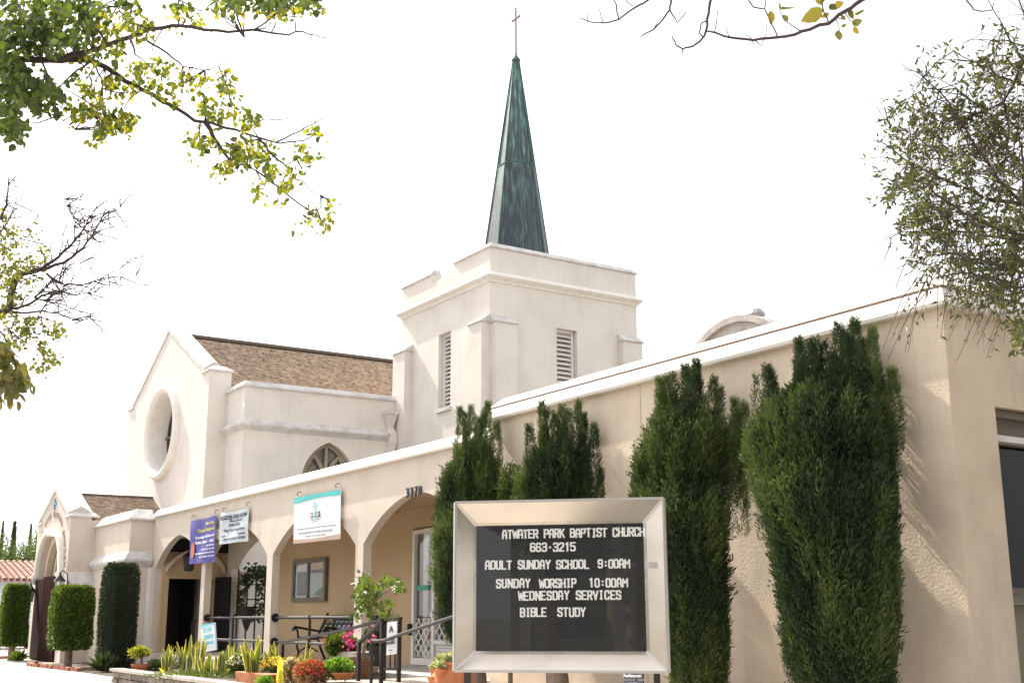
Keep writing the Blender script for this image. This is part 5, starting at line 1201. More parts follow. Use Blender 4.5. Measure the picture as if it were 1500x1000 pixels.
# ficus in the big pot
t = thing('potted_ficus', 'young ficus with sparse green leaves in a large brown pot beside the fourth post', 'potted plant', aY(527, 992, 6.9))
pot(527, 962, 993, 40, 6.9, 'brown_pot', t)
def px_tube(b, pts, Y, rad): b.tube([aY(x, y, Y) if np.isscalar(Y) else aY(x, y, Y[i]) for i, (x, y) in enumerate(pts)], rad, 6)
b = MB(); px_tube(b, [(531, 970), (533, 950), (540, 925), (543, 900), (541, 870), (536, 850)], 6.9, [.026, .024, .02, .016, .012, .006])
br_ = [[(541, 905), (530, 885), (524, 868)], [(541, 880), (552, 862), (566, 848), (575, 852)], [(541, 875), (535, 855), (537, 842)], [(543, 900), (555, 885), (566, 882)], [(542, 890), (556, 872), (580, 858), (588, 862)], [(540, 915), (528, 905), (520, 900)]]
for l_ in br_: px_tube(b, l_, 6.9, [.01]*(len(l_)-1)+[.004])
b.build('trunk', 'bark_light', t, smooth=True)
P = []; 
for x, y, r, n_ in ((533, 845, 9, 45), (528, 860, 9, 50), (536, 868, 12, 60), (548, 862, 10, 45), (530, 885, 10, 45), (545, 880, 9, 30), (563, 848, 9, 26), (578, 852, 9, 26), (586, 858, 6, 18), (566, 884, 10, 30), (522, 900, 7, 12), (562, 900, 8, 18), (575, 902, 6, 10), (540, 895, 8, 16), (520, 872, 6, 14)):
    for _ in range(n_): a = rng.random()*6.28; k = r*math.sqrt(rng.random()); P.append(aY(x+k*math.cos(a), y+k*math.sin(a), 6.9+rng.normal()*.12))
P = np.array(P); leaf_obj('foliage', P, unit(rng.normal(size=P.shape)*.5+np.array([0, 0, -.6])), .085, .045, 'box_leaf', t)
# pink geraniums in a box
t = thing('planter_box', 'pale planter box of pink geraniums in front of the bench', 'potted plant', aY(505, 985, 7.5)); p0, p1 = aY(492, 980, 7.5), aY(535, 980, 7.5)
MB().prism([[(p0[0], -.74), (p1[0], -.74), (p1[0]+.04, -.47), (p0[0]-.04, -.47)]], 'Y', 7.4, 7.7).build('box', 'stone_cap', t)
q = aY(500, 945, 7.5); shrub_cloud('foliage', t, q, (.28, .2, .17), 1500, .06, .05, 'box_leaf', shape='round', shell=.8)
for x, y, n_ in ((485, 942, 40), (508, 936, 60), (545, 938, 40), (516, 918, 16), (562, 942, 20)):
    pass
P = np.concatenate([aY(x, y, 7.35)+rng.normal(size=(n_, 3))*.035 for x, y, n_ in ((484, 941, 22), (508, 935, 30), (513, 942, 14), (518, 925, 8), (543, 917, 6), (547, 936, 16))]); leaf_obj('blossoms', P, rng.normal(size=P.shape), .05, .05, 'pink_bloom', t)
t = thing('dark_pots', 'dark pot of shaded plants behind the ramp railing', 'potted plant', aY(552, 985, 7.6)); pot(552, 945, 975, 26, 7.6, 'dark_pot', t)
q = aY(550, 935, 7.6); shrub_cloud('foliage', t, q, (.16, .16, .16), 700, .06, .04, 'vine_leaf', shape='round', shell=.8)
# strawberry jar
t = thing('strawberry_jar', 'orange terracotta strawberry jar filled with pale succulents left of the message board', 'potted plant', aY(660, 1010, 6.2))
c, r, hh = pot(663, 968, 1012, 66, 6.2, 'terracotta', t, prof=[(.55, 0), (.85, .15), (.98, .35), (.9, .55), (.68, .78), (.66, .86), (.78, .9), (.8, 1.0), (.7, 1.0), (.66, .9)])
for a, z in ((-2.6, .62), (-1.2, .66), (-1.9, .40)):
    x, y = c[0]+r*.82*math.cos(a), c[1]+r*.82*math.sin(a); b = MB(); b.lathe([(.03, -.09), (.06, 0), (.075, .03), (.05, .02)], (x, y, c[2]+hh*z), 10); b.build('pocket', 'terracotta', t, smooth=True)
for a, rr_, z in [(i*1.05, .55, 1.02) for i in range(6)]+[(0, 0, 1.06), (-2.6, .95, .74), (-1.2, .92, .8)]:
    x, y = c[0]+r*rr_*math.cos(a)*.9, c[1]+r*rr_*math.sin(a)*.9; n_ = 26; th = np.arange(n_)*2.4; ph = np.linspace(1.3, .15, n_); D = np.stack([np.cos(th)*np.cos(ph), np.sin(th)*np.cos(ph), np.sin(ph)], 1)
    leaf_obj('rosette', np.tile([x, y, c[2]+hh*z], (n_, 1)), D, .095, .045, 'grey_leaf', t, fold=-.12)
# agave and dark leaves between bushes
t = thing('agave', 'dark spiky leaved plant between the clipped bush and the cypress column', 'plant', (*aY(152, 975, 6.4)[:2], G))
c = np.array([*aY(152, 975, 6.4)[:2], G+.05]); n_ = 40; th = np.arange(n_)*2.4; ph = rng.uniform(.35, 1.3, n_); leaf_obj('foliage', np.tile(c, (n_, 1)), np.stack([np.cos(th)*np.cos(ph), np.sin(th)*np.cos(ph), np.sin(ph)], 1), .42, .09, 'vine_leaf', t, fold=-.06)
t = thing('leafy_plant', 'green leafy plant under the clipped bush left of the doors', 'plant', (*aY(25, 955, 6.2)[:2], G))
c = np.array([*aY(28, 955, 6.2)[:2], G+.05]); n_ = 60; th = np.arange(n_)*2.4; ph = rng.uniform(.3, 1.2, n_); leaf_obj('foliage', np.tile(c, (n_, 1)), np.stack([np.cos(th)*np.cos(ph), np.sin(th)*np.cos(ph), np.sin(ph)], 1), .3, .08, 'box_leaf', t, fold=-.06)
# trellis with vine
t = thing('trellis', 'black metal trellis covered in dark vine in the courtyard behind the arcade', 'trellis', (-25, 9.85, -.74)); Yt = 9.9
xa, xb = aY(362, 870, Yt)[0], aY(412, 870, Yt)[0]+.15
for x in np.linspace(xa, xb, 5): b = MB(); b.box(x-.015, x+.015, Yt-.015, Yt+.015, -.78, .95); b.build('upright', 'black_iron', t)
for z in (-.5, .15, .4, .72, .94): b = MB(); b.box(xa, xb, Yt-.03, Yt-.016, z-.012, z+.012); b.build('crossbar', 'black_iron', t)
P = []
for x, y, r, n_ in ((370, 838, 12, 120), (385, 838, 12, 130), (360, 848, 9, 80), (355, 862, 8, 60), (353, 880, 8, 50), (352, 895, 7, 40), (385, 860, 12, 70), (398, 850, 12, 100), (410, 860, 8, 70), (410, 890, 6, 40), (385, 885, 12, 50), (372, 900, 10, 40), (395, 905, 10, 50)):
    for _ in range(n_): a = rng.random()*6.28; k = r*math.sqrt(rng.random()); P.append(aY(x+k*math.cos(a), y+k*math.sin(a), Yt-.05+rng.normal()*.06))
P = np.array(P); leaf_obj('vine', P, rng.normal(size=P.shape)+np.array([0, 0, -.5]), .1, .08, 'vine_leaf', t)
b = MB(); b.lathe([(.03, 0), (.2, .5), (.22, .52), (.2, .52)], (aY(361, 915, 9.7)[0], 9.7, -.28), 10); b.build('cone_planter', 'dark_pot', t)

# ------------------------------------------------------------------ things far left
hx = -60.0
nb = thing('neighbour_house', 'white house with a red tiled roof beyond the car park at the far left', 'house', (hx, 12, G))
ya_, yb_ = 4, aX(50, 850, hx)[1]+6; ze = aX(20, 851, hx)[2]; zr = ze+1.0
MB().box(hx-8, hx, ya_, yb_, G, ze+.15).build('wall', 'house_wall', nb)
MB().prism([[(hx-8.4, ze), (hx+.5, ze), (hx-3.95, zr)]], 'Y', ya_-.4, yb_+.4).build('roof', 'roof_tile', nb)
V = []; F = []; T = []
nr_, rows = int((yb_-ya_+.8)/.28), 12
for i in range(nr_):
    y = ya_-.4+i*.28
    for j in range(rows):
        s0, s1 = j/rows, (j+1.1)/rows; lift = .07; tt = rng.random()
        for k in range(4):
            a0, a1 = math.pi*k/4, math.pi*(k+1)/4; q = []
            for s, hh in ((s0, .1), (s1, .04)):
                for a in (a0, a1): q.append((hx+.5-s*4.45, y+.12-.12*math.cos(a), ze+s*1.0+hh+.1*math.sin(a)))
            n0 = len(V); V += q; F.append((n0, n0+1, n0+3, n0+2)); T += [tt]*4
raw('roof_tiles', V, F, 'roof_tile', nb, T, kind='stuff')
MB().box(hx+.001, hx+.05, aX(2, 880, hx)[1]-1.5, aX(5, 880, hx)[1], -.5, .6).build('window', 'paper_dark', nb)
# parked car
cx_ = -47; cyc = aX(-4, 930, cx_)[1]
car = thing('parked_car', 'dark car parked behind the fence at the left edge', 'car', (cx_, cyc, G))
prof = [(-1.8, .25), (-1.85, .55), (-1.75, .72), (-1.1, .8), (-.6, 1.18), (.65, 1.2), (1.15, .82), (1.75, .72), (1.85, .5), (1.8, .25)]
MB().prism([[(cyc+y, G+z*.85) for y, z in prof]], 'X', cx_-.7, cx_+.7).build('body', 'car_paint', car, bevel=.05)
MB().prism([[(cyc+y, G+z*.85) for y, z in ((-1.0, .82), (-.55, 1.13), (.6, 1.14), (1.02, .82))]], 'X', cx_+.69, cx_+.712).build('side_window', 'dark_glass', car)
for y in (-1.15, 1.2):
    for x in (-.66, .66): b = MB(); b.tube([(cx_+x-.09, cyc+y, G+.27), (cx_+x+.09, cyc+y, G+.27)], .27, 16); w_ = b.build('wheel', 'tyre', car)
car2 = thing('parked_car', 'bright silver car parked behind the dark one at the left edge', 'car', (cx_-4, cyc-.6, G))
MB().prism([[(cyc-.6+y, G+z) for y, z in prof]], 'X', cx_-4.7, cx_-3.3).build('body', 'car_silver', car2, bevel=.05)
MB().prism([[(cyc-.6+y, G+z) for y, z in ((-1.0, .82), (-.55, 1.13), (.6, 1.14), (1.02, .82))]], 'X', cx_-3.31, cx_-3.29).build('side_window', 'dark_glass', car2)
for y in (-1.15, 1.2): b = MB(); b.tube([(cx_-3.42, cyc-.6+y, G+.27), (cx_-3.28, cyc-.6+y, G+.27)], .27, 16); b.build('wheel', 'tyre', car2)
# railing fence
fx = -42; f0 = aX(-20, 950, fx)[1]; f1 = aX(44, 950, fx)[1]
fn = thing('metal_fence', 'thin pale railing fence in front of the parked cars', 'fence', (fx, (f0+f1)/2, G))
for z in (G+.1, G+.72): b = MB(); b.box(fx-.02, fx+.02, f0, f1, z-.02, z+.02); b.build('rail', 'box_frame', fn)
p_ = MB().box(fx-.012, fx+.012, f0, f0+.024, G, G+.72).build('picket', 'box_frame', fn)
for i in range(1, int((f1-f0)/.2)): link_piece(p_, fn, (0, i*.2, 0))
# distant trees
def far_tree(px, pyt, pyb, wpx, F_, label, spire=False):
    q = aF(px, pyt, F_); zb2 = G; r = wpx/1755*F_/2; t = thing('distant_cypress' if spire else 'distant_tree', label, 'tree', (q[0], q[1], G), 'trees on the skyline beyond the tiled house')
    b = MB(); b.tube([(q[0], q[1], G), (q[0], q[1], q[2]-.3*(q[2]-G))], [r*.15+.1, r*.08+.05], 7); b.build('trunk', 'bark', t)
    if spire:
        n = 3500; s = rng.random(n); a = rng.random(n)*6.28; rad = r*np.minimum(1, (1-s)**.7*1.4+.03)*(1-.2*rng.random(n)); P = np.stack([q[0]+rad*np.cos(a), q[1]+rad*np.sin(a), G+1+(q[2]-G-1)*s], 1)
        leaf_obj('crown', P, unit(rng.normal(size=(n, 3))*.4+np.array([0, 0, 1])), r*.7, r*.3, 'cypress_leaf', t)
    else:
        n = 5000; hz = (q[2]-G)*.42; c = np.array([q[0], q[1], q[2]-hz]); P = unit(rng.normal(size=(n, 3))); lob = 1+.22*np.sin(P[:, :1]*7+P[:, 2:]*6)+.15*np.sin(P[:, 1:2]*12+2*P[:, 2:]*9)
        leaf_obj('crown', c+P*lob*np.array([r, r, hz])*(1-.45*rng.random((n, 1))**1.5), unit(P+rng.normal(size=(n, 3))), r*.16, r*.12, 'green_leaf', t)
for px, pyt, w_ in ((5, 764, 7), (22, 765, 11), (46, 768, 7)): far_tree(px, pyt, 850, w_, 95, {5: 'slender cypress spire at the very left of the skyline', 22: 'middle slender cypress spire on the skyline', 46: 'slender cypress spire nearest the entrance gable'}[px], True)
for px, pyt, w_, F_, lb in ((-8, 792, 46, 88, 'round green tree at the left edge beyond the tiled house'), (14, 800, 30, 84, 'bushy green tree under the middle cypress spire'), (36, 800, 34, 86, 'bushy green tree under the right cypress spire'), (60, 786, 44, 90, 'green tree peeping out beside the entrance gable'), (-40, 780, 60, 90, 'green tree just beyond the left edge of the view')): far_tree(px, pyt, 850, w_, F_, lb)

# ------------------------------------------------------------------ trees near the camera
def px_branch(b, pts, F_, rpx, dF=0, n=7):
    m_ = len(pts); P = []; R_ = []
    for i, (x, y) in enumerate(pts):
        s = i/(m_-1); f = F_+dF*s; P.append(aF(x, y, f)); r = rpx[0]+(rpx[1]-rpx[0])*s; R_.append(max(r/1755*f, .0012))
    # smooth and kink slightly
    Q = [P[0]]; RR = [R_[0]]
    for i in range(m_-1):
        for k in (1/3, 2/3, 1):
            q = P[i]*(1-k)+P[i+1]*k
            if k < 1: q = q+rng.normal(size=3)*np.linalg.norm(P[i+1]-P[i])*.03
            Q.append(q); RR.append(R_[i]*(1-k)+R_[i+1]*k)
    b.tube(Q, RR, n); return Q
def clusters(lst, F_, sF, dens=1.0):
    P = []
    for x, y, r, n_ in lst:
        n_ = int(n_*dens); sub = max(2, n_//9); C = [(x+r*math.sqrt(rng.random())*math.cos(a), y+r*math.sqrt(rng.random())*math.sin(a), F_+rng.normal()*sF) for a in rng.random(sub)*6.28]
        for k in range(n_):
            cx2, cy2, f = C[k % sub]; P.append(aF(cx2+rng.normal()*5, cy2+rng.normal()*6, f+rng.normal()*.06))
    return np.array(P)
def twigs_to(b, starts, P, n, r=.004):
    idx = rng.choice(len(P), min(n, len(P)), replace=False); S_ = np.array(starts)
    for i in idx:
        p = P[i]; s = S_[np.argmin(np.linalg.norm(S_-p, axis=1))]; m_ = (s+p)/2+rng.normal(size=3)*np.linalg.norm(p-s)*.12
        if np.linalg.norm(p-s) < .3: b.tube([s, m_, p], [r*1.3, r, r*.5], 4, cap=False)
FT = 6.6
t = thing('leafy_tree', 'large tree reaching in from the upper left with yellow green backlit leaves', 'tree', W((0, 0, 0)) and (-9.2, .2, G))
b = MB(); nodes = []
for pts, rp, dF in (([(-120, 60), (-60, 78), (0, 86), (40, 87), (90, 89), (130, 88), (165, 105), (195, 124), (215, 135), (245, 152), (285, 177), (310, 180), (345, 190), (380, 202), (410, 210), (445, 206), (481, 193)], (6.5, .6), .5),
    ([(300, 178), (311, 198), (322, 215), (337, 235)], (4.2, 2), .1), ([(90, 86), (120, 78), (145, 72), (190, 55), (230, 42), (262, 38), (320, 45), (370, 44), (410, 50), (445, 47), (470, 55), (498, 58)], (5, .4), -.5),
    ([(372, 44), (400, 24), (432, 25), (460, 16)], (1.6, .4), -.1), ([(262, 38), (260, 20), (262, -10)], (1.6, 1), 0), ([(195, 54), (185, 32), (172, 10), (160, -15)], (1.8, 1), 0), ([(190, 55), (198, 80)], (2.2, 1.5), 0),
    ([(215, 60), (245, 78), (268, 98), (300, 103), (343, 104)], (2, .5), .2), ([(300, 103), (330, 90), (355, 72), (358, 55)], (.8, .4), .1), ([(380, 204), (400, 228), (420, 245), (432, 262), (470, 286)], (2, .6), .2), ([(375, 250), (410, 275), (440, 300), (470, 322), (478, 328)], (1.6, .8), 0), ([(337, 235), (375, 250)], (1.6, 1.2), 0),
    ([(358, 192), (385, 175), (415, 175), (445, 160)], (1.3, .4), 0), ([(405, 208), (440, 192), (468, 176), (485, 165)], (1.4, .4), -.1), ([(130, 92), (105, 110), (80, 135), (60, 150)], (2, .6), .1), ([(60, 88), (70, 110), (85, 170), (110, 190)], (2, .5), .1), ([(140, 95), (150, 130), (140, 170)], (1.8, .5), -.2), ([(-60, 78), (-30, 140), (0, 190), (20, 205)], (3, .7), .2), ([(-60, 78), (-20, 30), (20, 10), (70, -5)], (3, .7), .2)):
    nodes += px_branch(b, pts, FT+(0), rp, dF)
CL = [(25, 22, 30, 260), (70, 18, 28, 240), (115, 15, 26, 190), (10, 60, 22, 220), (12, 100, 22, 260), (14, 140, 22, 260), (8, 175, 20, 210), (25, 190, 14, 90), (20, 120, 30, 160), (50, 50, 26, 190), (80, 60, 22, 150), (115, 55, 18, 110), (145, 30, 22, 120), (130, 75, 18, 80), (165, 55, 18, 90), (195, 15, 24, 120), (215, 50, 18, 90), (160, 110, 16, 60), (170, 75, 14, 50), (60, 125, 16, 90), (55, 155, 12, 50), (85, 145, 16, 80), (110, 165, 14, 60), (130, 150, 16, 80), (150, 165, 18, 90), (170, 170, 16, 80), (190, 180, 14, 70), (150, 190, 14, 55), (140, 200, 9, 24), (120, 120, 18, 60), (185, 130, 14, 50), (210, 105, 16, 70), (235, 95, 14, 60), (225, 125, 14, 50), (265, 20, 18, 70), (285, 30, 8, 20), (270, 120, 16, 60), (250, 140, 14, 45), (290, 125, 12, 40), (300, 155, 14, 55), (330, 120, 12, 40), (330, 140, 14, 45), (350, 160, 14, 55), (360, 180, 12, 45), (320, 165, 12, 40), (285, 200, 12, 45), (295, 215, 10, 35), (310, 205, 12, 40), (345, 215, 16, 70), (365, 235, 16, 75), (345, 245, 12, 50), (325, 255, 9, 26), (375, 210, 16, 60), (395, 225, 14, 50), (400, 255, 12, 45), (420, 265, 10, 40), (380, 275, 8, 26), (425, 235, 9, 24), (445, 225, 12, 40), (455, 190, 10, 26), (465, 235, 5, 6), (380, 285, 5, 8), (405, 288, 5, 8), (460, 310, 9, 18), (485, 308, 9, 22), (470, 330, 9, 16), (450, 325, 6, 8), (430, 330, 4, 5), (287, 235, 5, 9), (308, 252, 4, 5), (475, 212, 4, 4), (430, 0, 18, 110), (370, 0, 26, 170), (330, 2, 20, 110), (405, 5, 20, 110), (460, 3, 14, 60), (322, 18, 5, 8), (355, 22, 6, 10), (320, 30, 4, 4)]
P = clusters(CL, FT, .28, 1.0); twigs_to(b, nodes, P, 260)
b.tube([aF(-120, 60, FT), aF(-260, 60, FT+.3), (-9.4, .3, 1.4), (-9.2, .2, .2), (-9.2, .2, G)], [.03, .06, .12, .16, .2], 9)
b.build('branches', 'bark_purple', t, smooth=True)
px_ = np.array([0.0]*len(P)); tnt = np.clip(rng.random(len(P))*.7+.25*rng.random(), 0, 1)
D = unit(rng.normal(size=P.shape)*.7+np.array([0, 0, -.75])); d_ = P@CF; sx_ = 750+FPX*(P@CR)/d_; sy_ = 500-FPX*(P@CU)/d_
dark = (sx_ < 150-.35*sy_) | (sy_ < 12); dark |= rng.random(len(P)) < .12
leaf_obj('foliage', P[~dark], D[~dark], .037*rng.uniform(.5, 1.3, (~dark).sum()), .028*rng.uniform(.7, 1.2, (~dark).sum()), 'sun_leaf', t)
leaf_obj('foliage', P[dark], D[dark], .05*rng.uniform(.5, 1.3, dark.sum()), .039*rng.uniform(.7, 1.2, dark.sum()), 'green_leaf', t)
# bare tree at left
FB = 10.5
t = thing('bare_tree', 'tree at the left edge with mostly bare dark branches and a few yellow leaves', 'tree', (-14, -1.2, G))
b = MB(); nodes = []
for pts, rp, dF in (([(-60, 500), (-20, 475), (0, 459), (14, 451), (22, 412), (32, 401), (61, 394)], (8, 3.4), 0), ([(61, 394), (86, 376), (108, 354), (122, 336), (132, 318), (141, 306)], (2.8, .4), .3), ([(61, 396), (93, 385), (122, 363), (138, 340), (151, 315), (176, 302)], (2.8, .4), -.3),
    ([(68, 400), (80, 412), (95, 417), (119, 417), (144, 410), (167, 397), (196, 378)], (2, .4), .2), ([(20, 452), (36, 448), (61, 433), (83, 426), (110, 432), (140, 428), (160, 412)], (2.4, .4), .4), ([(10, 456), (40, 458), (65, 455), (86, 459), (105, 468), (122, 482)], (2, .4), -.4),
    ([(50, 436), (75, 410), (95, 395), (118, 385)], (1.2, .4), 0), ([(108, 354), (110, 325), (100, 305), (94, 292)], (1.1, .3), 0), ([(122, 336), (124, 320), (140, 305)], (.8, .3), 0), ([(86, 376), (92, 350), (91, 335)], (1, .3), .1), ([(0, 320), (10, 300), (12, 270), (14, 250)], (2.4, .6), 0), ([(-20, 350), (5, 335), (18, 310), (25, 290)], (1.6, .4), 0), ([(-20, 370), (10, 365), (30, 350), (40, 335)], (1.4, .4), 0), ([(65, 440), (90, 445), (115, 455), (140, 470)], (1.2, .3), 0), ([(144, 410), (165, 405), (200, 404)], (.8, .3), 0), ([(75, 432), (60, 455), (40, 480), (20, 500)], (1, .4), 0)):
    nodes += px_branch(b, pts, FB, rp, dF)
nn_ = list(nodes)
for i in range(240):
    s = nn_[rng.integers(8, len(nn_))]; l = rng.uniform(.08, .34); d = unit(rng.normal(size=3)*.6+r_*.7+np.array([0, 0, .25])); m_ = s+d*l*.5+rng.normal(size=3)*.02; e_ = s+d*l+rng.normal(size=3)*.03; b.tube([s, m_, e_], [.006, .0045, .002], 4, cap=False)
    if rng.random() < .4: b.tube([m_, m_+unit(d+rng.normal(size=3)*.6)*l*.5], [.004, .002], 4, cap=False)
b.tube([aF(-60, 500, FB), aF(-150, 560, FB), (-14, -1.2, -.3), (-14, -1.2, G)], [.05, .09, .14, .18], 9)
b.build('branches', 'bark_purple', t, smooth=True)
P = clusters([(8, 330, 14, 60), (5, 355, 16, 90), (20, 375, 16, 80), (5, 400, 20, 130), (30, 395, 16, 70), (50, 385, 12, 50), (45, 400, 14, 50), (58, 370, 8, 26), (50, 345, 7, 14), (15, 425, 20, 90), (45, 425, 12, 30), (10, 475, 18, 90), (30, 490, 14, 70), (50, 480, 12, 40), (60, 505, 12, 50), (80, 490, 13, 55), (90, 485, 9, 40), (70, 520, 12, 50), (60, 535, 10, 40), (82, 530, 11, 45), (35, 505, 14, 40), (42, 470, 10, 26)], FB, .4)
leaf_obj('foliage', P, unit(rng.normal(size=P.shape)+np.array([0, 0, -.3])), .045, .034, 'bush_sun_leaf', t)
# near sprig low left
t = thing('leaf_spray', 'hanging spray of larger yellow green leaves at the left edge under the bare branches', 'tree', (-5.4, .9, G)); F5 = 5.2
b = MB(); nd = px_branch(b, [(-40, 440), (-10, 470), (10, 500), (22, 530), (28, 555)], F5, (2, .6)); nd += px_branch(b, [(-40, 480), (-10, 520), (0, 560), (3, 600)], F5, (1.6, .5)); b.tube([aF(-40, 440, F5), aF(-200, 380, F5), aF(-300, 700, F5), aF(-300, 1200, F5)*np.array([1, 1, 0])+np.array([0, 0, G])], [.008, .03, .05, .06], 6)
P = clusters([(8, 510, 14, 26), (22, 525, 12, 24), (5, 540, 12, 26), (28, 545, 11, 22), (12, 560, 12, 28), (30, 560, 8, 14), (3, 575, 8, 10), (24, 572, 7, 8), (0, 520, 12, 20)], F5, .12); b.build('branches', 'bark', t); leaf_obj('foliage', P, unit(rng.normal(size=P.shape)*.45+np.array([0, 0, -1])), .055, .032, 'near_leaf', t)
# top right near twigs
FN = 3.6
t = thing('overhanging_branch', 'nearly bare curved branch with a few brownish leaves at the top right of the view', 'tree', (2.2, 1.2, G))
b = MB(); nd = []
for pts, rp in (([(1400, -60), (1330, -30), (1290, -12), (1263, 0), (1236, 18), (1214, 35), (1175, 46), (1139, 55), (1104, 59), (1069, 55), (1047, 48), (1034, 46)], (4.4, 1.4)), ([(1050, -40), (1041, 0), (1038, 20), (1034, 46), (1030, 55), (1015, 68), (1000, 72), (990, 66), (985, 54)], (2.6, 1.1)),
    ([(1036, 30), (1027, 35), (1024, 48), (1030, 55)], (1.2, 1.2)), ([(1047, 48), (1050, 30), (1052, 14)], (1, .7)), ([(1000, 72), (999, 79)], (1.2, .8)), ([(980, -40), (983, 0), (981, 15), (970, 30), (957, 44), (948, 48), (939, 55)], (2, 1)), ([(981, 15), (988, 26), (992, 34), (1005, 18)], (1.3, .8)), ([(957, 44), (965, 30), (970, 26)], (.8, .6)),
    ([(1000, -60), (950, 0), (928, 13), (906, 29), (884, 34), (862, 32), (851, 27)], (2, .9)), ([(906, 29), (903, 12), (900, 0), (898, -20)], (1.3, 1)), ([(884, 34), (880, 22), (878, 14)], (.9, .7)), ([(862, 32), (860, 24), (863, 20)], (.8, .6)), ([(928, 10), (918, 3), (914, -8)], (.9, .7)),
    ([(1095, -20), (1096, 0), (1104, 11), (1120, 13), (1130, 35), (1139, 55)], (1.2, 1.2)), ([(1120, 13), (1122, -10)], (1, 1)), ([(1175, 46), (1160, 38), (1150, 31), (1143, 18)], (1, .7)), ([(1069, 55), (1063, 42), (1066, 40)], (.8, .6)), ([(1104, 59), (1115, 68), (1122, 50), (1124, 36)], (.9, .6)), ([(1104, 66), (1098, 54), (1092, 52)], (.8, .6)),
    ([(1214, 35), (1205, 10), (1202, -10)], (1.3, 1)), ([(1236, 18), (1245, 30), (1255, 36)], (1, .6)), ([(1225, 30), (1230, 45)], (.8, .6)), ([(1400, -40), (1415, 0), (1426, 15), (1440, 17), (1452, 16), (1456, 4)], (1.5, .8)), ([(1330, -30), (1390, -50), (1500, -70)], (4.4, 5))): nd += px_branch(b, pts, FN, rp)
b.tube([aF(1500, -70, FN), aF(1800, -100, FN), (2.4, 1.2, 1.5), (2.2, 1.2, 0), (2.2, 1.2, G)], [.011, .03, .07, .1, .13], 8)
b.build('branches', 'bark_purple', t, smooth=True)
LP = [(1130, 16, 1128, 36), (1143, 18, 1140, 2), (1140, 12, 1152, -2), (1145, 10, 1163, 12), (1147, 22, 1154, 32), (1206, 14, 1174, 31), (1216, 38, 1208, 46), (1228, 44, 1230, 59), (1232, 40, 1240, 36), (1248, 36, 1263, 30), (1250, 40, 1258, 50), (1252, 20, 1266, 16), (1222, 10, 1236, 4), (1205, 8, 1194, -2), (1238, 30, 1232, 22), (1222, 26, 1236, 30), (1214, 8, 1226, 14), (1215, 20, 1203, 26), (1242, 14, 1250, 28), (1200, 4, 1212, -4)]
P = np.array([aF(a, c, FN) for a, c, _, _ in LP]); Q = np.array([aF(c, d, FN+rng.normal()*.02) for _, _, c, d in LP]); D = Q-P; leaf_obj('foliage', P, D, np.linalg.norm(D, axis=1)*1.05, np.linalg.norm(D, axis=1)*.62, 'near_leaf', t, fold=.1)
# right hand tree
FR = 6.2
t = thing('twiggy_tree', 'twiggy small leaved tree hanging over the roof corner at the right edge', 'tree', (-1.2, 7.4, G))
b = MB(); nodes = []; main = [([(1640, 330), (1560, 310), (1500, 300), (1440, 290), (1380, 262), (1320, 230), (1278, 205)], (5, .6)), ([(1600, 60), (1540, 80), (1500, 90), (1486, 120), (1470, 150), (1440, 162), (1420, 172), (1380, 180), (1340, 160)], (4, .6)), ([(1500, 300), (1460, 260), (1420, 200), (1390, 150), (1350, 110), (1318, 92)], (3, .5)), ([(1560, 380), (1500, 350), (1450, 330), (1410, 312), (1380, 290), (1350, 265), (1300, 262)], (4.5, .6)), ([(1500, 350), (1440, 345), (1380, 335), (1330, 340), (1296, 352)], (2.6, .5)),
    ([(1540, 430), (1500, 400), (1450, 385), (1400, 370), (1350, 380), (1310, 395)], (3, .5)), ([(1540, 430), (1480, 420), (1420, 400), (1380, 405), (1350, 415)], (2.4, .5)), ([(1486, 120), (1450, 100), (1420, 90), (1385, 66)], (2, .5)), ([(1500, 90), (1480, 60), (1465, 30), (1440, -10)], (2, .6)), ([(1470, 150), (1478, 200), (1470, 250), (1450, 280)], (2, .8)), ([(1440, 162), (1400, 130), (1360, 130), (1320, 150), (1285, 165)], (1.6, .4)), ([(1440, 290), (1400, 240), (1360, 215), (1310, 190), (1270, 140)], (1.6, .4)), ([(1560, 310), (1540, 200), (1530, 100), (1500, 20), (1480, -30)], (4, 1)), ([(1500, 300), (1500, 240), (1490, 200), (1495, 150)], (2.5, 1))]
for pts, rp in main: nodes += px_branch(b, pts, FR, rp, rng.uniform(-.8, .8))
LIM = np.array([(-60, 1440), (0, 1420), (60, 1385), (75, 1330), (95, 1306), (130, 1272), (200, 1262), (260, 1272), (330, 1282), (390, 1315), (420, 1375), (445, 1388), (480, 1400), (530, 1425), (560, 1520)])
def pix(p): c = p@CF; return 750+FPX*(p@CR)/c, 500-FPX*(p@CU)/c
def inside(p): x, y = pix(p); return x > np.interp(y, LIM[:, 0], LIM[:, 1])-8+abs(rng.normal())*38
LPs = []; LD = []
def twig(p, d, l, r, depth, bs):
    n_ = 4; q = [p]; dd = d
    if not inside(p) or not inside(p+d*l*.8): return
    for i in range(n_): dd = unit(dd+rng.normal(size=3)*.2+np.array([0, 0, -.07])); q.append(q[-1]+dd*l/n_)
    bs.tube(q, [r*(1-.18*i) for i in range(n_+1)], 3 if depth else 4, cap=False)
    if depth > 0:
        for i in range(2, n_+1):
            for _ in range(2 if depth > 1 else 1):
                if rng.random() < .75: twig(q[i], unit(dd+rng.normal(size=3)*.55), l*rng.uniform(.4, .7), r*.6, depth-1, bs)
    if depth <= 1:
        for i in range(1, n_+1):
            if rng.random() < .5: 
                for _ in range(rng.integers(1, 4)): LPs.append(q[i]+rng.normal(size=3)*.006); LD.append(unit(dd*.6+rng.normal(size=3)*.6))
tb = MB()
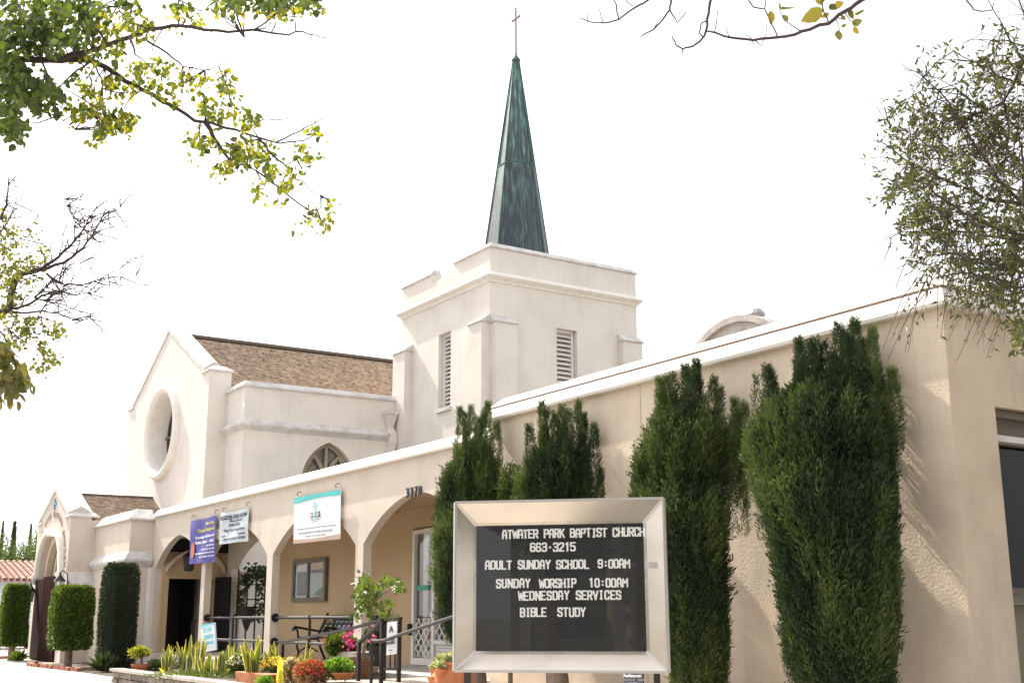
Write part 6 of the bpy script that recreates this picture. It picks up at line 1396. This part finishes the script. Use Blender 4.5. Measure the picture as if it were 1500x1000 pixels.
for i in range(200):
    s = nodes[rng.integers(2, len(nodes))]; d = unit(-r_*rng.uniform(.1, 1)+rng.normal(size=3)*.55+np.array([0, 0, .05]))
    twig(s, d, rng.uniform(.2, .55), .0045, 2, tb)
# long drooping shoots
for i in range(70):
    x0, y0 = rng.uniform(1340, 1500), rng.uniform(330, 430); x1, y1 = x0+rng.uniform(-60, 10), y0+rng.uniform(40, 110)
    p, q = aF(x0, y0, FR+rng.normal()*.4), aF(x1, y1, FR+rng.normal()*.4); tb.tube([p, p*.6+q*.4+np.array([0, 0, .05]), q], [.004, .003, .0015], 3, cap=False)
    for _ in range(3): s = rng.random(); LPs.append(p*(1-s)+q*s); LD.append(unit(rng.normal(size=3)+np.array([0, 0, -1])))
for i in range(0):
    x0, y0 = rng.uniform(1270, 1400), rng.uniform(200, 330); x1, y1 = x0-rng.uniform(20, 90), y0+rng.uniform(30, 120)
    p, q = aF(x0+60, y0, FR+.2), aF(x1+30, y1, FR+rng.normal()*.3); tb.tube([p, p*.5+q*.5+np.array([0, 0, .04]), q], [.003, .0025, .0012], 3, cap=False)
b.tube([aF(1640, 330, FR), (-1.4, 7.2, 2.2), (-1.2, 7.4, 1.0), (-1.2, 7.4, G)], [.03, .1, .15, .2], 9)
n_ = 9000; P = unit(rng.normal(size=(n_, 3))); P = np.array([-1.6, 9.6, 3.0])+P*np.array([1.7, 3.2, 2.2])*(1-.6*rng.random((n_, 1))**1.5)  # unseen crown beyond the frame, added to keep skylight off the side wall
leaf_obj('crown', P, rng.normal(size=P.shape), .2, .1, 'olive_leaf', t)
b.build('branches', 'bark_purple', t, smooth=True); o = tb.build('twigs', 'bark', t); o['kind'] = 'stuff'
P = np.array(LPs); D = np.array(LD); leaf_obj('foliage', P, D, .046*rng.uniform(.6, 1.2, len(P)), .0155, 'olive_leaf', t)
P2 = clusters([(1488, 380, 20, 260), (1475, 430, 20, 190), (1492, 470, 14, 110), (1445, 405, 18, 70), (1485, 330, 18, 90), (1492, 500, 9, 50)], FR, .3); leaf_obj('foliage', P2, unit(rng.normal(size=P2.shape)+np.array([0, 0, -.3])), .045, .018, 'olive_leaf', t)
b = MB()

# ------------------------------------------------------------------ what stands across the road, seen only in the glass
ob = thing('office_building', 'tan building across the road with tall windows between white pillars', 'building', (12, -13, G))
base = np.array([13., -9.5]); dx_ = unit(np.array([ux[0], ux[1]])); dn_ = np.array([un[0], un[1]])
def OB(u0, u1, d0, d1, z0, z1):
    b = MB(); c = base+dx_*(u0+u1)/2+dn_*(d0+d1)/2; b.obox((*c, (z0+z1)/2), (*(dx_*(u1-u0)/2), 0), (*(dn_*(d1-d0)/2), 0), (0, 0, (z1-z0)/2)); return b
OB(-9, 9, .5, 8, G, 3.2).build('wall', 'tan_wall', ob); OB(-9.4, 9.4, -.6, 8.3, 3.2, 3.6).build('roof', 'box_frame', ob)
for i in range(7):
    u = -8+i*2.6; OB(u, u+1.7, .45, .499, -.6, 2.2).build('window', 'paper_dark', ob); OB(u-.55, u-.25, -.5, -.2, G, 3.19).build('pillar', 'white_frame', ob)
for i in range(6):
    px2 = base+dx_*(-11+i*4.6)-dn_*(3.4+(i % 2)*.8) if False else base+dx_*(-12+i*4.8)+dn_*(-2.5-(i % 2)*.8)
    t = thing('street_tree', 'dark street tree across the road, %s' % ('first', 'second', 'third', 'fourth', 'fifth', 'sixth')[i]+' from its west end', 'tree', (px2[0], px2[1], G), 'street trees across the road')
    n_ = 3500; P = unit(rng.normal(size=(n_, 3))); P = np.array([px2[0], px2[1], 3.6])+P*np.array([2.0, 2.0, 1.9])*(1-.35*rng.random((n_, 1))); leaf_obj('crown', P, rng.normal(size=P.shape), .35, .26, 'dark_leaf', t)
    b = MB(); b.tube([(px2[0], px2[1], G), (px2[0], px2[1], 3.0)], [.2, .12], 8); b.build('trunk', 'bark', t)
